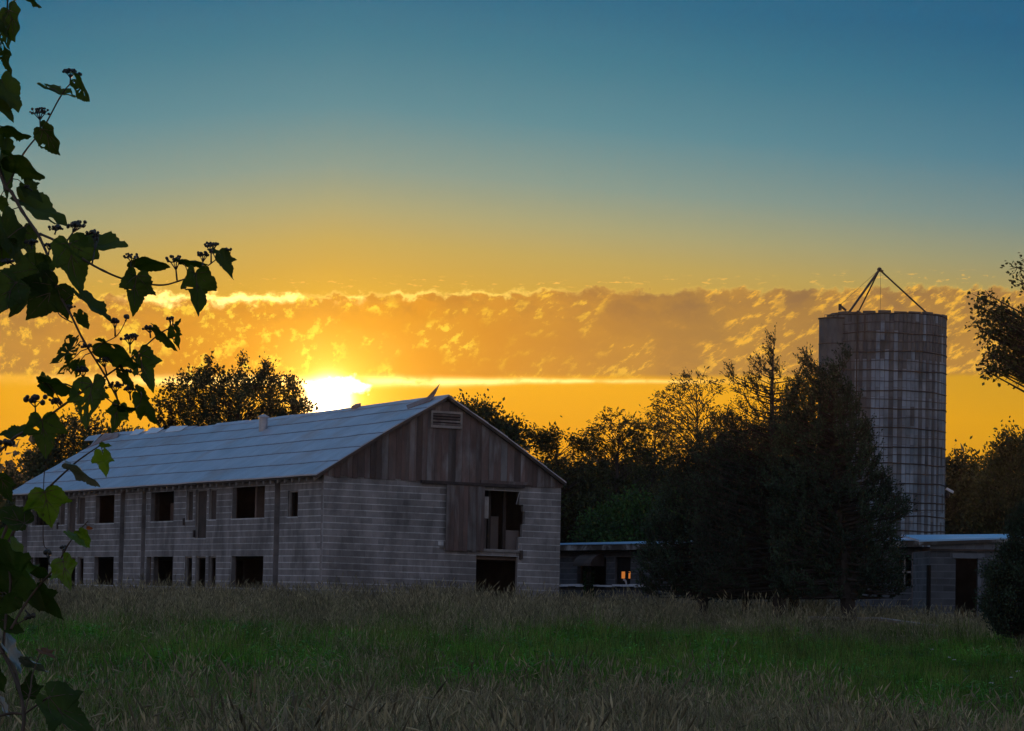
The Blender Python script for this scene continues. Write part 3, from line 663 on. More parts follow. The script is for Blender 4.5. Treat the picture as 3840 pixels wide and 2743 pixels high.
b_ = MB(); b_.hexa([LP_(-2,-.45,3.47),LP_(SL+.9,-.45,3.47),LP_(SL+.9,4.1,3.66),LP_(-2,4.1,3.66),LP_(-2,-.45,3.50),LP_(SL+.9,-.45,3.50),LP_(SL+.9,4.1,3.73),LP_(-2,4.1,3.73)]); b_.build('roof', 'shed_roof', shed)
b_ = MB(); b_.box(LP_, (-2, SL+.5), (-.42, -.38), (3.27, 3.466)); b_.build('fascia', 'peeling_paint', shed)
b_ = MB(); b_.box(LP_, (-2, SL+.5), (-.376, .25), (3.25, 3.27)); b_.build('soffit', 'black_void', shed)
b_ = MB()
s_ = shed_px(2095, 2192)[0]
while s_ < shed_px(2420, 2192)[0]:
    w = random.uniform(.3, .6); zz = shed_px(2250, 2194)[1]; b_.box(LP_, (s_, s_+w-.02), (-.14, .0), (zz-.05-random.uniform(0, .03), zz+random.uniform(-.015, .03))); s_ += w
b_.build('ledge', 'lamp_white', shed)
b_ = MB(); b_.box(LP_, (sh_ops[1][0], sh_ops[1][1]), (.10, .13), (sh_ops[1][2], sh_ops[1][3])); wd = b_.build('window', 'black_void', shed)
for x0, x1 in ((2324, 2336), (2350, 2364)):
    s0, zt_ = shed_px(x0, 2144); s1, zb2 = shed_px(x1, 2170); b_ = MB(); b_.box(LP_, (s0, s1-.005), (.085, .095), (zb2, zt_)); tag(b_.build('pane', 'sunset_glow', wd), 'orange emissive patch standing in for sunset sky seen through the window')
for o_ in sh_ops[2:3]:
    b_ = MB(); mid = (o_[0]+o_[1])/2; b_.box(LP_, (mid-.03, mid+.03), (.05,.09), (o_[2], o_[3])); zm = (o_[2]+o_[3])/2; b_.box(LP_, (o_[0], o_[1]), (.05,.088), (zm-.03, zm+.03)); b_.build('window_frame', 'wood_pale', shed)
# awning hood over the shed's opening
s0, zt_ = shed_px(2203, 2078); s1, zb2 = shed_px(2268, 2124); b_ = MB(); n = 8
aw = [(-.02, zt_)]+[(-.02-.62*math.sin(math.pi/2*i/n), zt_-(zt_-zb2)*(1-math.cos(math.pi/2*i/n))) for i in range(1, n+1)]
for i in range(n):
    (d0, za), (d1, zb2_) = aw[i], aw[i+1]; b_.add([LP_(s0,d0,za),LP_(s1,d0,za),LP_(s1,d1,zb2_),LP_(s0,d1,zb2_)], [(0,1,2,3)])
for s_ in (s0, s1): b_.add([LP_(s_, d, z_) for d, z_ in aw]+[LP_(s_, -.02, zb2)], [tuple(range(n+2))])
ao = empty('awning', LP_(s0, 0, zb2)); tag(ao, 'small curved dark awning hanging over the opening of the low shed', 'awning')
b_.build('awning_cover', 'board_dark', ao)
# ivy covered post
s_, zt_ = shed_px(2226, 2127); pp = Vector(LP_(s_, -.2, 0))
ivp = empty('post', (pp.x, pp.y, .4)); tag(ivp, 'stout post overgrown with green ivy under the curved awning', 'post')
b_ = MB(); b_.tube([(pp.x, pp.y, .3), (pp.x, pp.y, zt_)], .10, 7); b_.build('pole', 'bark', ivp)
# bent pipe
pa = pix(2337, 2174, 114); b_ = MB(); b_.tube([pa, pa+Vector((.07,0,-.03)), pa+Vector((.12,0,-.12)), pa+Vector((.12,0,-.3))], .035, 6)
tag(b_.build('bent_pipe', 'lamp_white'), 'short pale bent pipe standing below the window with the added orange glow', 'pipe')

# ------------------------------------------------------------------ milk house on the right
MZ = 95.6
def mk(X, Y): p = pix(X, Y, MZ); return p.x, p.z
MX0 = mk(3486, 2200)[0]; MX1 = MX0+4.6; MZ0 = mk(3600, 2330)[1]-.9
def MP(x, d, z): return Vector((MX0+x, MZ+d+.05*x, z+.006*x))
mh = empty('milk_house', (MX0, MZ, .4)); tag(mh, 'small block outbuilding with open dark doorway at the end of the low shed', 'outbuilding')
dx0, dzt = mk(3585, 2101); dx1, dzb = mk(3666, 2323)
zlast = mk(3494, 2066)[1]; ncs = int((zlast-.3)/CH)
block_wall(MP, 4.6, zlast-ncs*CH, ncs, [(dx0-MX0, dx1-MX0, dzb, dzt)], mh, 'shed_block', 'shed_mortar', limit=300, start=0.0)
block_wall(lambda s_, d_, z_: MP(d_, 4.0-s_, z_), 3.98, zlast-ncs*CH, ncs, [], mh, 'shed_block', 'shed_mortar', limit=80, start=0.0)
b_ = MB(); b_.box(MP, (4.42, 4.6), (.2, 4.0), (.3, zlast)); b_.box(MP, (0, 4.6), (4.0, 4.2), (.3, zlast)); b_.build('back_wall', 'inner_block', mh)
b_ = MB(); b_.box(MP, (.18, 4.42), (.2, 4.0), (dzb-.9, dzb-.02)); b_.build('floor_slab', 'inner_block', mh)
b_ = MB(); b_.box(MP, (-.02, 4.62), (-.06, -.02), (zlast+.0, zlast+.06)); b_.build('trim_board', 'board_dark', mh)
u = 0
def mtop(x): return mk(3490, 2034)[1] + (x/2.7)*.13
while u < 4.6:
    w = random.uniform(.22, .42); b_ = MB(); z1a, z1b = mtop(u), mtop(u+w)
    b_.hexa([MP(u+.004,-.03,zlast+.062),MP(u+w-.004,-.03,zlast+.062),MP(u+w-.004,0,zlast+.062),MP(u+.004,0,zlast+.062),MP(u+.004,-.03,z1a),MP(u+w-.004,-.03,z1b),MP(u+w-.004,0,z1b),MP(u+.004,0,z1a)])
    b_.build('siding_panel', 'shed_mortar', mh); u += w
b_ = MB()
ev = mtop(0)+.02; er_ = mtop(4.6)+.02
b_.hexa([MP(-.35,-.16,ev-.015),MP(4.9,-.16,er_),MP(4.9,4.3,er_+.14),MP(-.35,4.3,ev+.22),MP(-.35,-.16,ev+.04),MP(4.9,-.16,er_+.03),MP(4.9,4.3,er_+.17),MP(-.35,4.3,ev+.27)]); b_.build('roof', 'shed_roof', mh)
b_ = MB(); b_.hexa([MP(-.35,-.17,ev-.13),MP(4.9,-.17,er_-.06),MP(4.9,-.14,er_-.06),MP(-.35,-.14,ev-.13),MP(-.35,-.17,ev-.017),MP(4.9,-.17,er_-.002),MP(4.9,-.14,er_-.002),MP(-.35,-.14,ev-.017)]); b_.build('fascia', 'peeling_paint', mh)
fr = MB(); fr.box(MP, (dx1-MX0-.0, dx1-MX0+.10), (-.035, .0), (dzb, dzt)); fr.box(MP, (dx0-MX0-.10, dx1-MX0+.2), (-.03, -.004), (dzt+.05, dzt+.2)); fr.build('door_frame', 'shed_mortar', mh)
for i in range(3):
    b_ = MB(); b_.box(MP, (dx0-MX0-.25-.05*i, dx1-MX0+.35+.07*i), (-.3*(i+1), -.3*i-.004 if i else -.06), (.2, dzb-.05-.19*i)); b_.build('step', 'shed_block', mh)
xx, zz = mk(3481, 2120); b_ = MB(); b_.tube([(xx, MZ-.12, .3), (xx, MZ-.12, zz)], .07, 6); tag(b_.build('downpipe', 'black_void'), 'dark upright drainpipe at the corner between shed and outbuilding', 'drainpipe')
# scattered boards and stones before the outbuilding
for i, (X0, Y0, X1, Y1, lb) in enumerate(((3030,2318,3300,2322,'long grey board lying in the grass under the cedars'),(3300,2322,3520,2352,'slanting grey board lying in the grass left of the outbuilding'))):
    a = pix(X0, Y0, 86-i*2); b2 = pix(X1, Y1, 86-i*2); b_ = MB(); b_.tube([a, b2], .05, 4); tag(b_.build('board', 'wood_pale'), lb, 'board')
for i, (X, Y, r_, lb) in enumerate(((3745, 2345, .16, 'larger pale stone in the grass right of the doorway steps'), (3700, 2352, .10, 'smaller pale stone in the grass nearest the doorway steps'))):
    p = pix(X, Y, 90); b_ = MB(); b_.ball(p, r_, 9, 6)
    b_.v = [(p.x+(v[0]-p.x)*1.5, v[1], p.z+(v[2]-p.z)*.7+.03*mnoise.noise(Vector(v)*6)) for v in b_.v]; tag(b_.build('stone', 'mortar'), lb, 'stone')
    b2 = MB()

# ------------------------------------------------------------------ foliage
def leaf_mesh(name, C, Nn, size, m, parent, aspect=.55):
    "C (n,3) leaf bases, Nn (n,3) leaf directions -> rhombus leaves with random roll"
    n = len(C); d = Nn/np.linalg.norm(Nn, axis=1, keepdims=True)
    r_ = RNG.normal(size=(n, 3)); s_ = np.cross(d, r_); s_ /= np.linalg.norm(s_, axis=1, keepdims=True)+1e-9
    L = size*RNG.uniform(.6, 1.35, (n, 1)); w = L*aspect*.5
    up_ = np.cross(s_, d)*L*.08
    V = np.stack([C, C+d*L*.5+s_*w+up_, C+d*L, C+d*L*.5-s_*w+up_], 1).reshape(-1, 3)
    me = bpy.data.meshes.new(name); me.vertices.add(n*4); me.vertices.foreach_set('co', V.ravel().astype(np.float32))
    me.loops.add(n*4); me.loops.foreach_set('vertex_index', np.arange(n*4, dtype=np.int32))
    me.polygons.add(n); me.polygons.foreach_set('loop_start', np.arange(0, n*4, 4, dtype=np.int32)); me.polygons.foreach_set('loop_total', np.full(n, 4, dtype=np.int32))
    me.update(calc_edges=True); me.materials.append(MATS[m]); o = bpy.data.objects.new(name, me); COL.objects.link(o)
    if parent: o.parent = parent; o.matrix_parent_inverse = Matrix.Translation(-wloc(parent))
    return o
def inpoly(x, y, p):
    c = False; j = len(p)-1
    for i in range(len(p)):
        if ((p[i][1] > y) != (p[j][1] > y)) and (x < (p[j][0]-p[i][0])*(y-p[i][1])/(p[j][1]-p[i][1]+1e-12)+p[i][0]): c = not c
        j = i
    return c
def tree(name, label, cat, base, Z, polys, n_cl, lpc, rad, lsize, m, style='oak', group=None, aspect=.55, top=None, trunk_r=.14, trunk_top=None, depth=1.0, seed=1, kids=5, spread=.5):
    """base, polys in 2273-px photograph coordinates at distance Z"""
    rnd = random.Random(seed); k = F_PX/Q/Z                # px (2273) per metre
    b0 = pq(base, 1300, Z); gz_ = ground(b0.x, Z); root = empty(name, (b0.x, Z, gz_)); tag(root, label, cat, group)
    cl = []
    for pi, poly in enumerate(polys):
        xs0, xs1 = min(p[0] for p in poly), max(p[0] for p in poly); ys0, ys1 = min(p[1] for p in poly), max(p[1] for p in poly)
        nn = n_cl if not hasattr(n_cl, '__len__') else n_cl[pi]; got = []
        for _ in range(nn):
            best = None
            for _t in range(7):
                for _u in range(60):
                    x, y = rnd.uniform(xs0, xs1), rnd.uniform(ys0, ys1)
                    if inpoly(x, y, poly): break
                dmin = min([(x-a)**2+(y-b)**2 for a, b in got] or [1e9])
                if best is None or dmin > best[0]: best = (dmin, x, y)
            got.append(best[1:])
        for x, y in got:
            l_ = x; 
            while inpoly(l_-6, y, poly): l_ -= 6
            r_ = x
            while inpoly(r_+6, y, poly): r_ += 6
            hw = max(.2, (r_-l_)/2/k); xc = (l_+r_)/2; f = math.sqrt(max(.05, 1-((x-xc)/k/(hw+.01))**2))
            dz = rnd.uniform(-1, 1)*hw*f*.8*depth; p = pq(x, y, Z+dz); cl.append(Vector(p))
    wood = MB(); zt = max(c.z for c in cl)
    tt = pq(*(trunk_top or (base+(sum(1 for _ in [0])*0), 0)), Z) if trunk_top else Vector((b0.x, Z, gz_+(zt-gz_)*.9))
    npt = 7; tp_ = []
    for i in range(npt+1):
        f = i/npt; tp_.append(Vector((b0.x+(tt.x-b0.x)*f+.12*math.sin(f*5+seed)*f*2*.6, Z+.1*math.cos(f*4+seed), gz_-.1+(tt.z-gz_+.1)*f)))
    wood.tube(tp_, [trunk_r*(1.2*(1-i/npt)**.85+.07) if i else trunk_r*1.6 for i in range(npt+1)], 7)
    twp = MB(); Cs = []; Ds = []
    for c in cl:
        hgt = c.z-gz_; dist = math.hypot(c.x-b0.x, c.y-Z)
        if style in ('cedar',): h = max(1.1, hgt-dist*.22) if hgt > 2.6 else hgt+dist*.12
        else: h = max((tt.z-gz_)*.16, min(hgt*.92, hgt-dist*.75))
        f = min(.97, h/(tt.z-gz_)); i = min(npt-1, int(f*npt)); a = tp_[i].lerp(tp_[i+1], f*npt-i)
        mid = a.lerp(c, .55)+Vector((rnd.uniform(-.1,.1), rnd.uniform(-.1,.1), (.12 if style != 'cedar' else -.02)*dist))
        r1 = max(.012, trunk_r*.30*(1-f*.6))
        wood.tube([a, mid, c], [r1, r1*.6, .012], 4, False)
        out = (c-Vector((b0.x, Z, c.z-.3))); out = out.normalized() if out.length > .01 else Vector((0,0,1))
        for q in range(kids):
            v = Vector((rnd.gauss(0,1), rnd.gauss(0,1), rnd.gauss(0,1))).normalized()
            if style == 'cedar': dirv = (out*.7+v*.55+Vector((0,0,.75))).normalized()
            elif style == 'upright': dirv = (out*.25+v*.7+Vector((0,0,.9))).normalized()
            elif style == 'sumac': dirv = (out*.7+Vector((v.x,v.y,v.z*.45))*.9+Vector((0,0,.1))).normalized()
            elif style == 'droop': dirv = (out*.4+v*.8).normalized()
            else: dirv = (out*.3+v).normalized()
            L = rad*rnd.uniform(.7, 1.5); e = c+dirv*L
            twp.tube([c, e], [.010, .004], 3, False)
            nl = max(2, int(lpc/kids)); tt_ = RNG.uniform(.05, 1.05, nl)[:, None]
            pos = np.array(c)+np.array(dirv)*L*tt_+RNG.normal(0, rad*spread*.3, (nl, 3))
            dd = np.array(dirv)*.7+RNG.normal(0, .55, (nl, 3))
            if style == 'sumac': dd[:, 2] -= .25
            Cs.append(pos); Ds.append(dd)
    o1 = wood.build('trunk', 'bark', root); o2 = twp.build('twigs', 'bark', o1); o2['kind'] = 'stuff'
    leaf_mesh('crown', np.concatenate(Cs), np.concatenate(Ds), lsize, m, root, aspect)
    return root

BG = 'trees behind the buildings'
tree('broadleaf_tree', 'dense rounded tree with upright twigs behind the barn roof, left of the sun', 'tree', 515, 140, [[(362,1000),(352,915),(368,890),(385,858),(395,885),(412,838),(425,865),(440,835),(452,850),(464,810),(478,845),(500,826),(515,850),(534,804),(546,840),(565,845),(588,808),(602,850),(618,870),(640,836),(650,862),(655,845),(662,880),(672,905),(690,1000)]], 190, 110, .46, .14, 'leaf_oak', 'upright', seed=3, trunk_r=.2, spread=.55)
tree('broadleaf_tree', 'loose low tree behind the far left end of the barn roof', 'tree', 170, 150, [[(62,1085),(66,1015),(100,990),(125,942),(170,934),(210,945),(250,955),(300,968),(318,985),(330,1085)]], 120, 85, .6, .19, 'leaf_oak', 'oak', seed=4, spread=1.2)
tree('broadleaf_tree', 'small distant tree low on the skyline at the far left edge', 'tree', 8, 210, [[(-60,1130),(-40,1070),(0,1058),(30,1062),(50,1082),(60,1130)]], 60, 80, .9, .26, 'leaf_oak', 'oak', seed=5, spread=1.3)
tree('broadleaf_tree', 'leaning tree showing over the right slope of the barn gable', 'tree', 1150, 126, [[(1012,915),(1028,903),(1045,900),(1062,912),(1075,905),(1092,922),(1112,940),(1130,945),(1166,962),(1160,985),(1142,1000),(1100,985),(1060,945)],[(1130,1010),(1175,1035),(1240,1060),(1245,1250),(1120,1250)]], [60,70], 80, .42, .15, 'leaf_oak', 'oak', seed=6, trunk_top=(1060,930), spread=1.1)
tree('sumac_tree', 'low feathery sumac at the barn corner with thin bare stems', 'tree', 1255, 124, [[(1188,972),(1215,962),(1242,978),(1248,1000),(1225,1012),(1200,1000)],[(1262,985),(1292,978),(1296,1000),(1268,1010)],[(1185,1025),(1330,1030),(1345,1250),(1190,1250)]], [16,9,130], 70, .40, .17, 'leaf_oak', 'sumac', seed=7, aspect=.35, trunk_top=(1240,990), spread=.9)
tree('sumac_tree', 'rounded sumac standing left of the open tall tree', 'tree', 1370, 128, [[(1318,965),(1342,930),(1372,920),(1395,938),(1420,945),(1425,985),(1445,1030),(1440,1250),(1300,1250),(1305,1040),(1322,1000)]], 150, 64, .38, .15, 'leaf_oak', 'sumac', seed=8, aspect=.35, trunk_top=(1375,940), spread=.5)
tree('sumac_tree', 'smaller flat topped sumac between the rounded sumac and the open tall tree', 'tree', 1450, 132, [[(1402,955),(1432,932),(1462,940),(1482,965),(1495,1030),(1495,1250),(1400,1250)]], 120, 64, .38, .15, 'leaf_oak', 'sumac', seed=9, aspect=.35, trunk_top=(1448,950), spread=.5)
tree('open_tree', 'tall open tree with airy crown and visible branches left of the cedars', 'tree', 1548, 120, [[(1452,915),(1478,875),(1508,845),(1538,832),(1566,850),(1600,862),(1592,885),(1560,880),(1575,920),(1625,915),(1620,1000),(1590,1030),(1500,1040),(1470,980)]], 120, 32, .40, .13, 'leaf_oak', 'sumac', seed=10, aspect=.4, trunk_top=(1540,850), trunk_r=.10, spread=.5)
tree('thicket', 'dark tangled thicket behind the left half of the low shed roof', 'thicket', 1400, 138, [[(1245,1050),(1330,1045),(1430,1040),(1520,1045),(1640,1040),(1640,1260),(1245,1260)]], 380, 90, .7, .2, 'leaf_oak', 'oak', seed=11, depth=.35, spread=1.3)
tree('bush', 'green leafy bush rising just behind the low shed roof', 'bush', 1410, 121.5, [[(1290,1200),(1320,1160),(1370,1120),(1410,1108),(1450,1125),(1490,1110),(1530,1160),(1540,1230),(1290,1230)]], 120, 110, .42, .13, 'leaf_bush', 'oak', seed=12, depth=.5, spread=1.3)
# cedars in front of the shed
CG = 'cedars in front of the low shed'
tree('cedar_tree', 'tall pointed cedar with ragged open top, left of the silo', 'tree', 1731, 88, [[(1716,760),(1722,760),(1728,800),(1740,835),(1750,860),(1765,835),(1775,850),(1790,900),(1800,990),(1575,990),(1600,935),(1650,905),(1640,870),(1622,838),(1626,832),(1652,855),(1672,875),(1680,812),(1690,803),(1700,830),(1712,795)],[(1590,990),(1800,990),(1790,1325),(1640,1325),(1560,1320),(1548,1120),(1565,1030)]], [74,330], 80, .40, .072, 'leaf_cedar', 'cedar', CG, seed=20, aspect=.42, trunk_r=.17, depth=.85, trunk_top=(1719,770), spread=.24, kids=6)
tree('cedar_tree', 'broad dark cedar covering the lower left side of the silo', 'tree', 1891, 86, [[(1770,870),(1790,830),(1800,798),(1806,796),(1812,830),(1835,836),(1862,818),(1886,795),(1889,797),(1872,828),(1862,850),(1880,865),(1905,905),(1905,940),(1938,975),(1940,1050),(1975,1110),(2010,1138),(1985,1165),(1960,1180),(1985,1230),(1995,1330),(1740,1330),(1720,1120),(1735,960)]], 560, 110, .36, .08, 'leaf_cedar', 'cedar', CG, seed=21, aspect=.42, trunk_r=.19, depth=.85, trunk_top=(1840,830), spread=.28, kids=6)
tree('cedar_tree', 'low bushy cedar at the left end of the group, skirts touching the grass', 'tree', 1560, 90, [[(1425,1290),(1432,1235),(1455,1160),(1480,1110),(1500,1060),(1545,1000),(1575,965),(1605,985),(1650,1010),(1670,1325),(1560,1335),(1440,1325)]], 360, 90, .36, .08, 'leaf_cedar', 'cedar', CG, seed=22, aspect=.42, depth=.8, trunk_top=(1575,985), spread=.28, kids=6)
tree('cedar_tree', 'slim shaded cedar between the pointed cedar and the broad cedar', 'tree', 1766, 90, [[(1720,930),(1765,880),(1800,910),(1850,1000),(1880,1325),(1670,1325),(1680,1050)]], 300, 100, .27, .085, 'leaf_cedar', 'cedar', CG, seed=23, aspect=.42, depth=.8, trunk_top=(1766,880), spread=1.0)
tree('cedar_tree', 'thin cedar with a bare leaning trunk left of the pointed cedar', 'tree', 1657, 89, [[(1600,1000),(1640,930),(1700,960),(1740,1120),(1750,1330),(1580,1330),(1580,1120)]], 300, 100, .27, .085, 'leaf_cedar', 'cedar', CG, seed=24, aspect=.42, depth=.8, trunk_r=.11, trunk_top=(1664,970), spread=1.0)
tree('cedar_tree', 'dark spreading cedar in the foreground at the right edge', 'tree', 2262, 74, [[(2245,1180),(2270,1140),(2330,1100),(2400,1400),(2240,1420),(2215,1405),(2195,1370),(2180,1350),(2205,1330),(2185,1290),(2205,1270),(2250,1265),(2215,1240),(2250,1225)]], 300, 120, .24, .08, 'leaf_cedar', 'cedar', seed=25, aspect=.42, depth=.8, trunk_top=(2310,1120), spread=1.0)
# right side
tree('broadleaf_tree', 'mid green tree just right of the silo above the outbuilding roof', 'tree', 2130, 165, [[(2085,1230),(2095,1050),(2110,1032),(2140,1028),(2165,1045),(2180,1080),(2185,1230)]], 150, 85, .75, .22, 'leaf_warm', 'oak', seed=30, spread=1.3)
tree('pine_tree', 'dark pine with uneven pointed crown near the right edge, behind the outbuilding', 'tree', 2250, 150, [[(2168,1230),(2180,1080),(2205,1045),(2222,1015),(2232,995),(2245,978),(2256,992),(2275,985),(2310,990),(2330,1230)]], 220, 85, .6, .18, 'leaf_warm', 'cedar', seed=31, spread=1.2)
tree('oak_tree', 'oak reaching two leafy boughs in from beyond the right edge', 'tree', 2440, 62, [[(2340,560),(2275,585),(2250,592),(2260,625),(2280,650),(2275,700),(2360,720)],[(2158,722),(2172,712),(2196,722),(2180,690),(2178,658),(2196,655),(2210,675),(2240,692),(2262,700),(2290,690),(2310,830),(2280,845),(2240,832),(2228,818),(2195,832),(2182,818),(2200,800),(2195,775),(2215,765),(2190,742)],[(2330,560),(2520,460),(2640,700),(2600,900),(2330,880)]], [24,100,150], 34, .17, .08, 'leaf_oak', 'oak', seed=32, aspect=.7, trunk_r=.22, trunk_top=(2450,560), spread=1.2, kids=5)

# ivy on the post
n = 900; zz = RNG.uniform(.5, zt_:=shed_px(2226, 2127)[1], n); a = RNG.uniform(0, 2*math.pi, n)
Cc = np.stack([pp.x+np.cos(a)*.12, pp.y+np.sin(a)*.12, zz], 1); leaf_mesh('ivy_leaves', Cc, np.stack([np.cos(a), np.sin(a), -.4+0*a], 1), .10, 'leaf_bush', ivp, .8)['kind'] = 'stuff'

# far woods on the rise, one mass
n = 70000; x = RNG.uniform(-110, 120, n); y = RNG.uniform(330, 430, n)
tx = np.floor(x/6)+.5; hsh = np.modf(np.abs(np.sin(tx*12.9898+np.floor(y/14)*78.233)*43758.5453))[0]
cxn = np.cos((x/6-tx)*math.pi); gy = np.array([ground(float(a_), float(b_)) for a_, b_ in zip(x[::10], y[::10])]).repeat(10)[:n]
z = gy+RNG.uniform(0, 1, n)**.6*(3.0+4.5*hsh*cxn+1.0*RNG.normal(size=n)*.3)
tag(leaf_mesh('far_woods', np.stack([x, y, z], 1), RNG.normal(size=(n, 3)), 1.1, 'leaf_far', None, .7), 'hazy brown wooded ridge along the horizon', 'woods', kind='stuff')
# nearer hedgerow that closes the horizon
n = 90000; x = RNG.uniform(-55, 60, n); y = RNG.uniform(190, 215, n)
hsh = np.array([mnoise.noise(Vector((float(v)*.12, 0, 0)))+.5*mnoise.noise(Vector((float(v)*.5, 3, 0))) for v in x[::5]]).repeat(5)[:n]
z = .2+RNG.uniform(0, 1, n)*(7.4+1.6*hsh+.035*np.clip(x, -30, 40))
tag(leaf_mesh('hedgerow', np.stack([x, y, z], 1), RNG.normal(size=(n, 3)), .55, 'leaf_warm', None, .7), 'dark wooded hedgerow in the distance behind the farm buildings', 'hedgerow', kind='stuff')

# power lines at far left
for i, (ya, yb, lb) in enumerate(((1762, 1768, 'highest thin power line crossing the sunset at far left'), (1746-0, 1738, 'second thin power line at far left'), (1700, 1694, 'faintest upper power line at far left'))):
    ya_, yb_ = ((1742,1738),(1772,1768),(1800,1790))[i]
    lb = ('highest of the three thin power lines at the far left', 'middle of the three thin power lines at the far left', 'lowest of the three thin power lines at the far left')[i]
    a = pix(-400, ya_+12, 260); b2 = pix(520, yb_-6, 240); b_ = MB()
    b_.tube([a.lerp(b2, f)+Vector((0,0,-.5*4*f*(1-f)*.4)) for f in np.linspace(0, 1, 12)], .022, 4); tag(b_.build('power_line', 'dark_steel'), lb, 'power line', 'power lines at the far left')

# ------------------------------------------------------------------ haze in the evening air
hm = bpy.data.materials.new('haze'); hm.use_nodes = True; hm.node_tree.nodes.clear(); hn = Nd(hm.node_tree)
pv = hn.new('ShaderNodeVolumePrincipled'); pv.inputs['Color'].default_value = (.95,.93,.9,1); pv.inputs['Density'].default_value = HAZE; pv.inputs['Anisotropy'].default_value = .72
hn.lk(pv.outputs[0], hn.new('ShaderNodeOutputMaterial').inputs['Volume']); MATS['haze'] = hm
b_ = MB(); b_.box(lambda a, b, c: (a, b, c), (-260, 260), (-40, 470), (-9, 34)); tag(b_.build('haze', 'haze'), 'thin warm evening haze filling the air over the field and farm', 'haze', kind='stuff')

# ------------------------------------------------------------------ grass
def tuft(name, kind, m, n, h, spread, seed):
    rnd = random.Random(seed); b_ = MB()
    for i in range(n):
        x, y = rnd.gauss(0, spread), rnd.gauss(0, spread); a = rnd.uniform(0, 2*math.pi); hh = h*rnd.uniform(.6, 1.1)
        lean = rnd.uniform(.04, .5) if kind != 'bent' else rnd.uniform(.5, .95)
        w = {'blade': .010, 'seed': .0038, 'bent': .0045, 'weed': .008}[kind]*rnd.uniform(.8, 1.3)
        dx, dy = math.cos(a), math.sin(a); px, py = -dy, dx
        if rnd.random() < .5: px, py = rnd.choice((1, -1)), rnd.uniform(-.4, .4)
        ns = 4 if kind != 'bent' else 6; prev = None; pts = []
        for k in range(ns+1):
            f = k/ns; ww = w*(1-f*.85); 
            if kind == 'bent': z_ = hh*(math.sin(f*math.pi*.62)); o_ = lean*hh*f*f*1.1
            else: z_ = hh*f*(1-.15*lean*f); o_ = lean*hh*f*f
            pts.append((x+dx*o_, y+dy*o_, z_, ww))
        vs_ = [(p[0]+px*p[3]*s_, p[1]+py*p[3]*s_, p[2]) for p in pts for s_ in (-1, 1)]
        b_.add(vs_, [(2*k, 2*k+1, 2*k+3, 2*k+2) for k in range(ns)])
        if kind in ('seed', 'bent') and rnd.random() < .6:
            tx_, ty_, tz_, _ = pts[-1]; qx, qy, qz, _ = pts[-2]; L = rnd.uniform(.07, .16); d = Vector((tx_-qx, ty_-qy, tz_-qz)).normalized(); p0 = Vector((tx_, ty_, tz_)); r_ = rnd.uniform(.005, .010)
            sd_ = d.cross(Vector((px, py, .01))).normalized()*r_; s2 = Vector((px, py, 0)).normalized()*r_
            b_.add([p0-d*.01, p0+d*L*.35+s2, p0+d*L*.4+sd_, p0+d*L*.35-s2, p0+d*L*.4-sd_, p0+d*L], [(0,1,2),(0,2,3),(0,3,4),(0,4,1),(5,2,1),(5,3,2),(5,4,3),(5,1,4)])
        if kind == 'weed':
            for q in range(7):
                f = rnd.uniform(.3, 1.0); k = min(ns-1, int(f*ns)); c = Vector(pts[k][:3]).lerp(Vector(pts[k+1][:3]), f*ns-k if f < 1 else 1); t_ = rnd.uniform(0, 6.28); L = rnd.uniform(.04, .09)
                d = Vector((math.cos(t_), math.sin(t_), rnd.uniform(-.1, .7))).normalized(); s2 = d.cross(Vector((0,0,1))).normalized()*L*.28
                b_.add([c, c+d*L*.5+s2, c+d*L, c+d*L*.5-s2], [(0,1,2,3)])
    me = bpy.data.meshes.new(name); me.from_pydata(b_.v, [], b_.f); me.materials.append(MATS[m]); return bpy.data.objects.new(name, me)
def scatter(name, protos, pts, idx, rot, scl, label, cat):
    pc = bpy.data.collections.new(name+'_tufts')
    for i, o in enumerate(protos): o.name = '%s_%02d' % (name, i); pc.objects.link(o)
    n = len(pts); me = bpy.data.meshes.new(name); me.vertices.add(n); me.vertices.foreach_set('co', np.asarray(pts, dtype=np.float32).ravel())
    a = me.attributes.new('idx', 'INT', 'POINT'); a.data.foreach_set('value', np.asarray(idx, dtype=np.int32))
    a = me.attributes.new('rot', 'FLOAT_VECTOR', 'POINT'); a.data.foreach_set('vector', np.asarray(rot, dtype=np.float32).ravel())
    a = me.attributes.new('scl', 'FLOAT_VECTOR', 'POINT'); a.data.foreach_set('vector', np.asarray(scl, dtype=np.float32).ravel())
    o = bpy.data.objects.new(name, me); COL.objects.link(o)
    ng = bpy.data.node_groups.new(name, 'GeometryNodeTree'); ng.interface.new_socket('Geometry', in_out='INPUT', socket_type='NodeSocketGeometry'); ng.interface.new_socket('Geometry', in_out='OUTPUT', socket_type='NodeSocketGeometry')
    gi = ng.nodes.new('NodeGroupInput'); go = ng.nodes.new('NodeGroupOutput'); ip = ng.nodes.new('GeometryNodeInstanceOnPoints'); ci = ng.nodes.new('GeometryNodeCollectionInfo')
    ci.inputs[0].default_value = pc; ci.inputs[1].default_value = True; ci.inputs[2].default_value = True; ip.inputs['Pick Instance'].default_value = True
    def na(nm, ty):
        q = ng.nodes.new('GeometryNodeInputNamedAttribute'); q.data_type = ty; q.inputs[0].default_value = nm; return q.outputs[0]
    L = ng.links.new; L(gi.outputs[0], ip.inputs['Points']); L(ci.outputs[0], ip.inputs['Instance']); L(na('idx', 'INT'), ip.inputs['Instance Index'])
    L(na('rot', 'FLOAT_VECTOR'), ip.inputs['Rotation']); L(na('scl', 'FLOAT_VECTOR'), ip.inputs['Scale']); L(ip.outputs[0], go.inputs[0])
    md = o.modifiers.new('scatter', 'NODES'); md.node_group = ng; tag(o, label, cat, kind='stuff'); return o
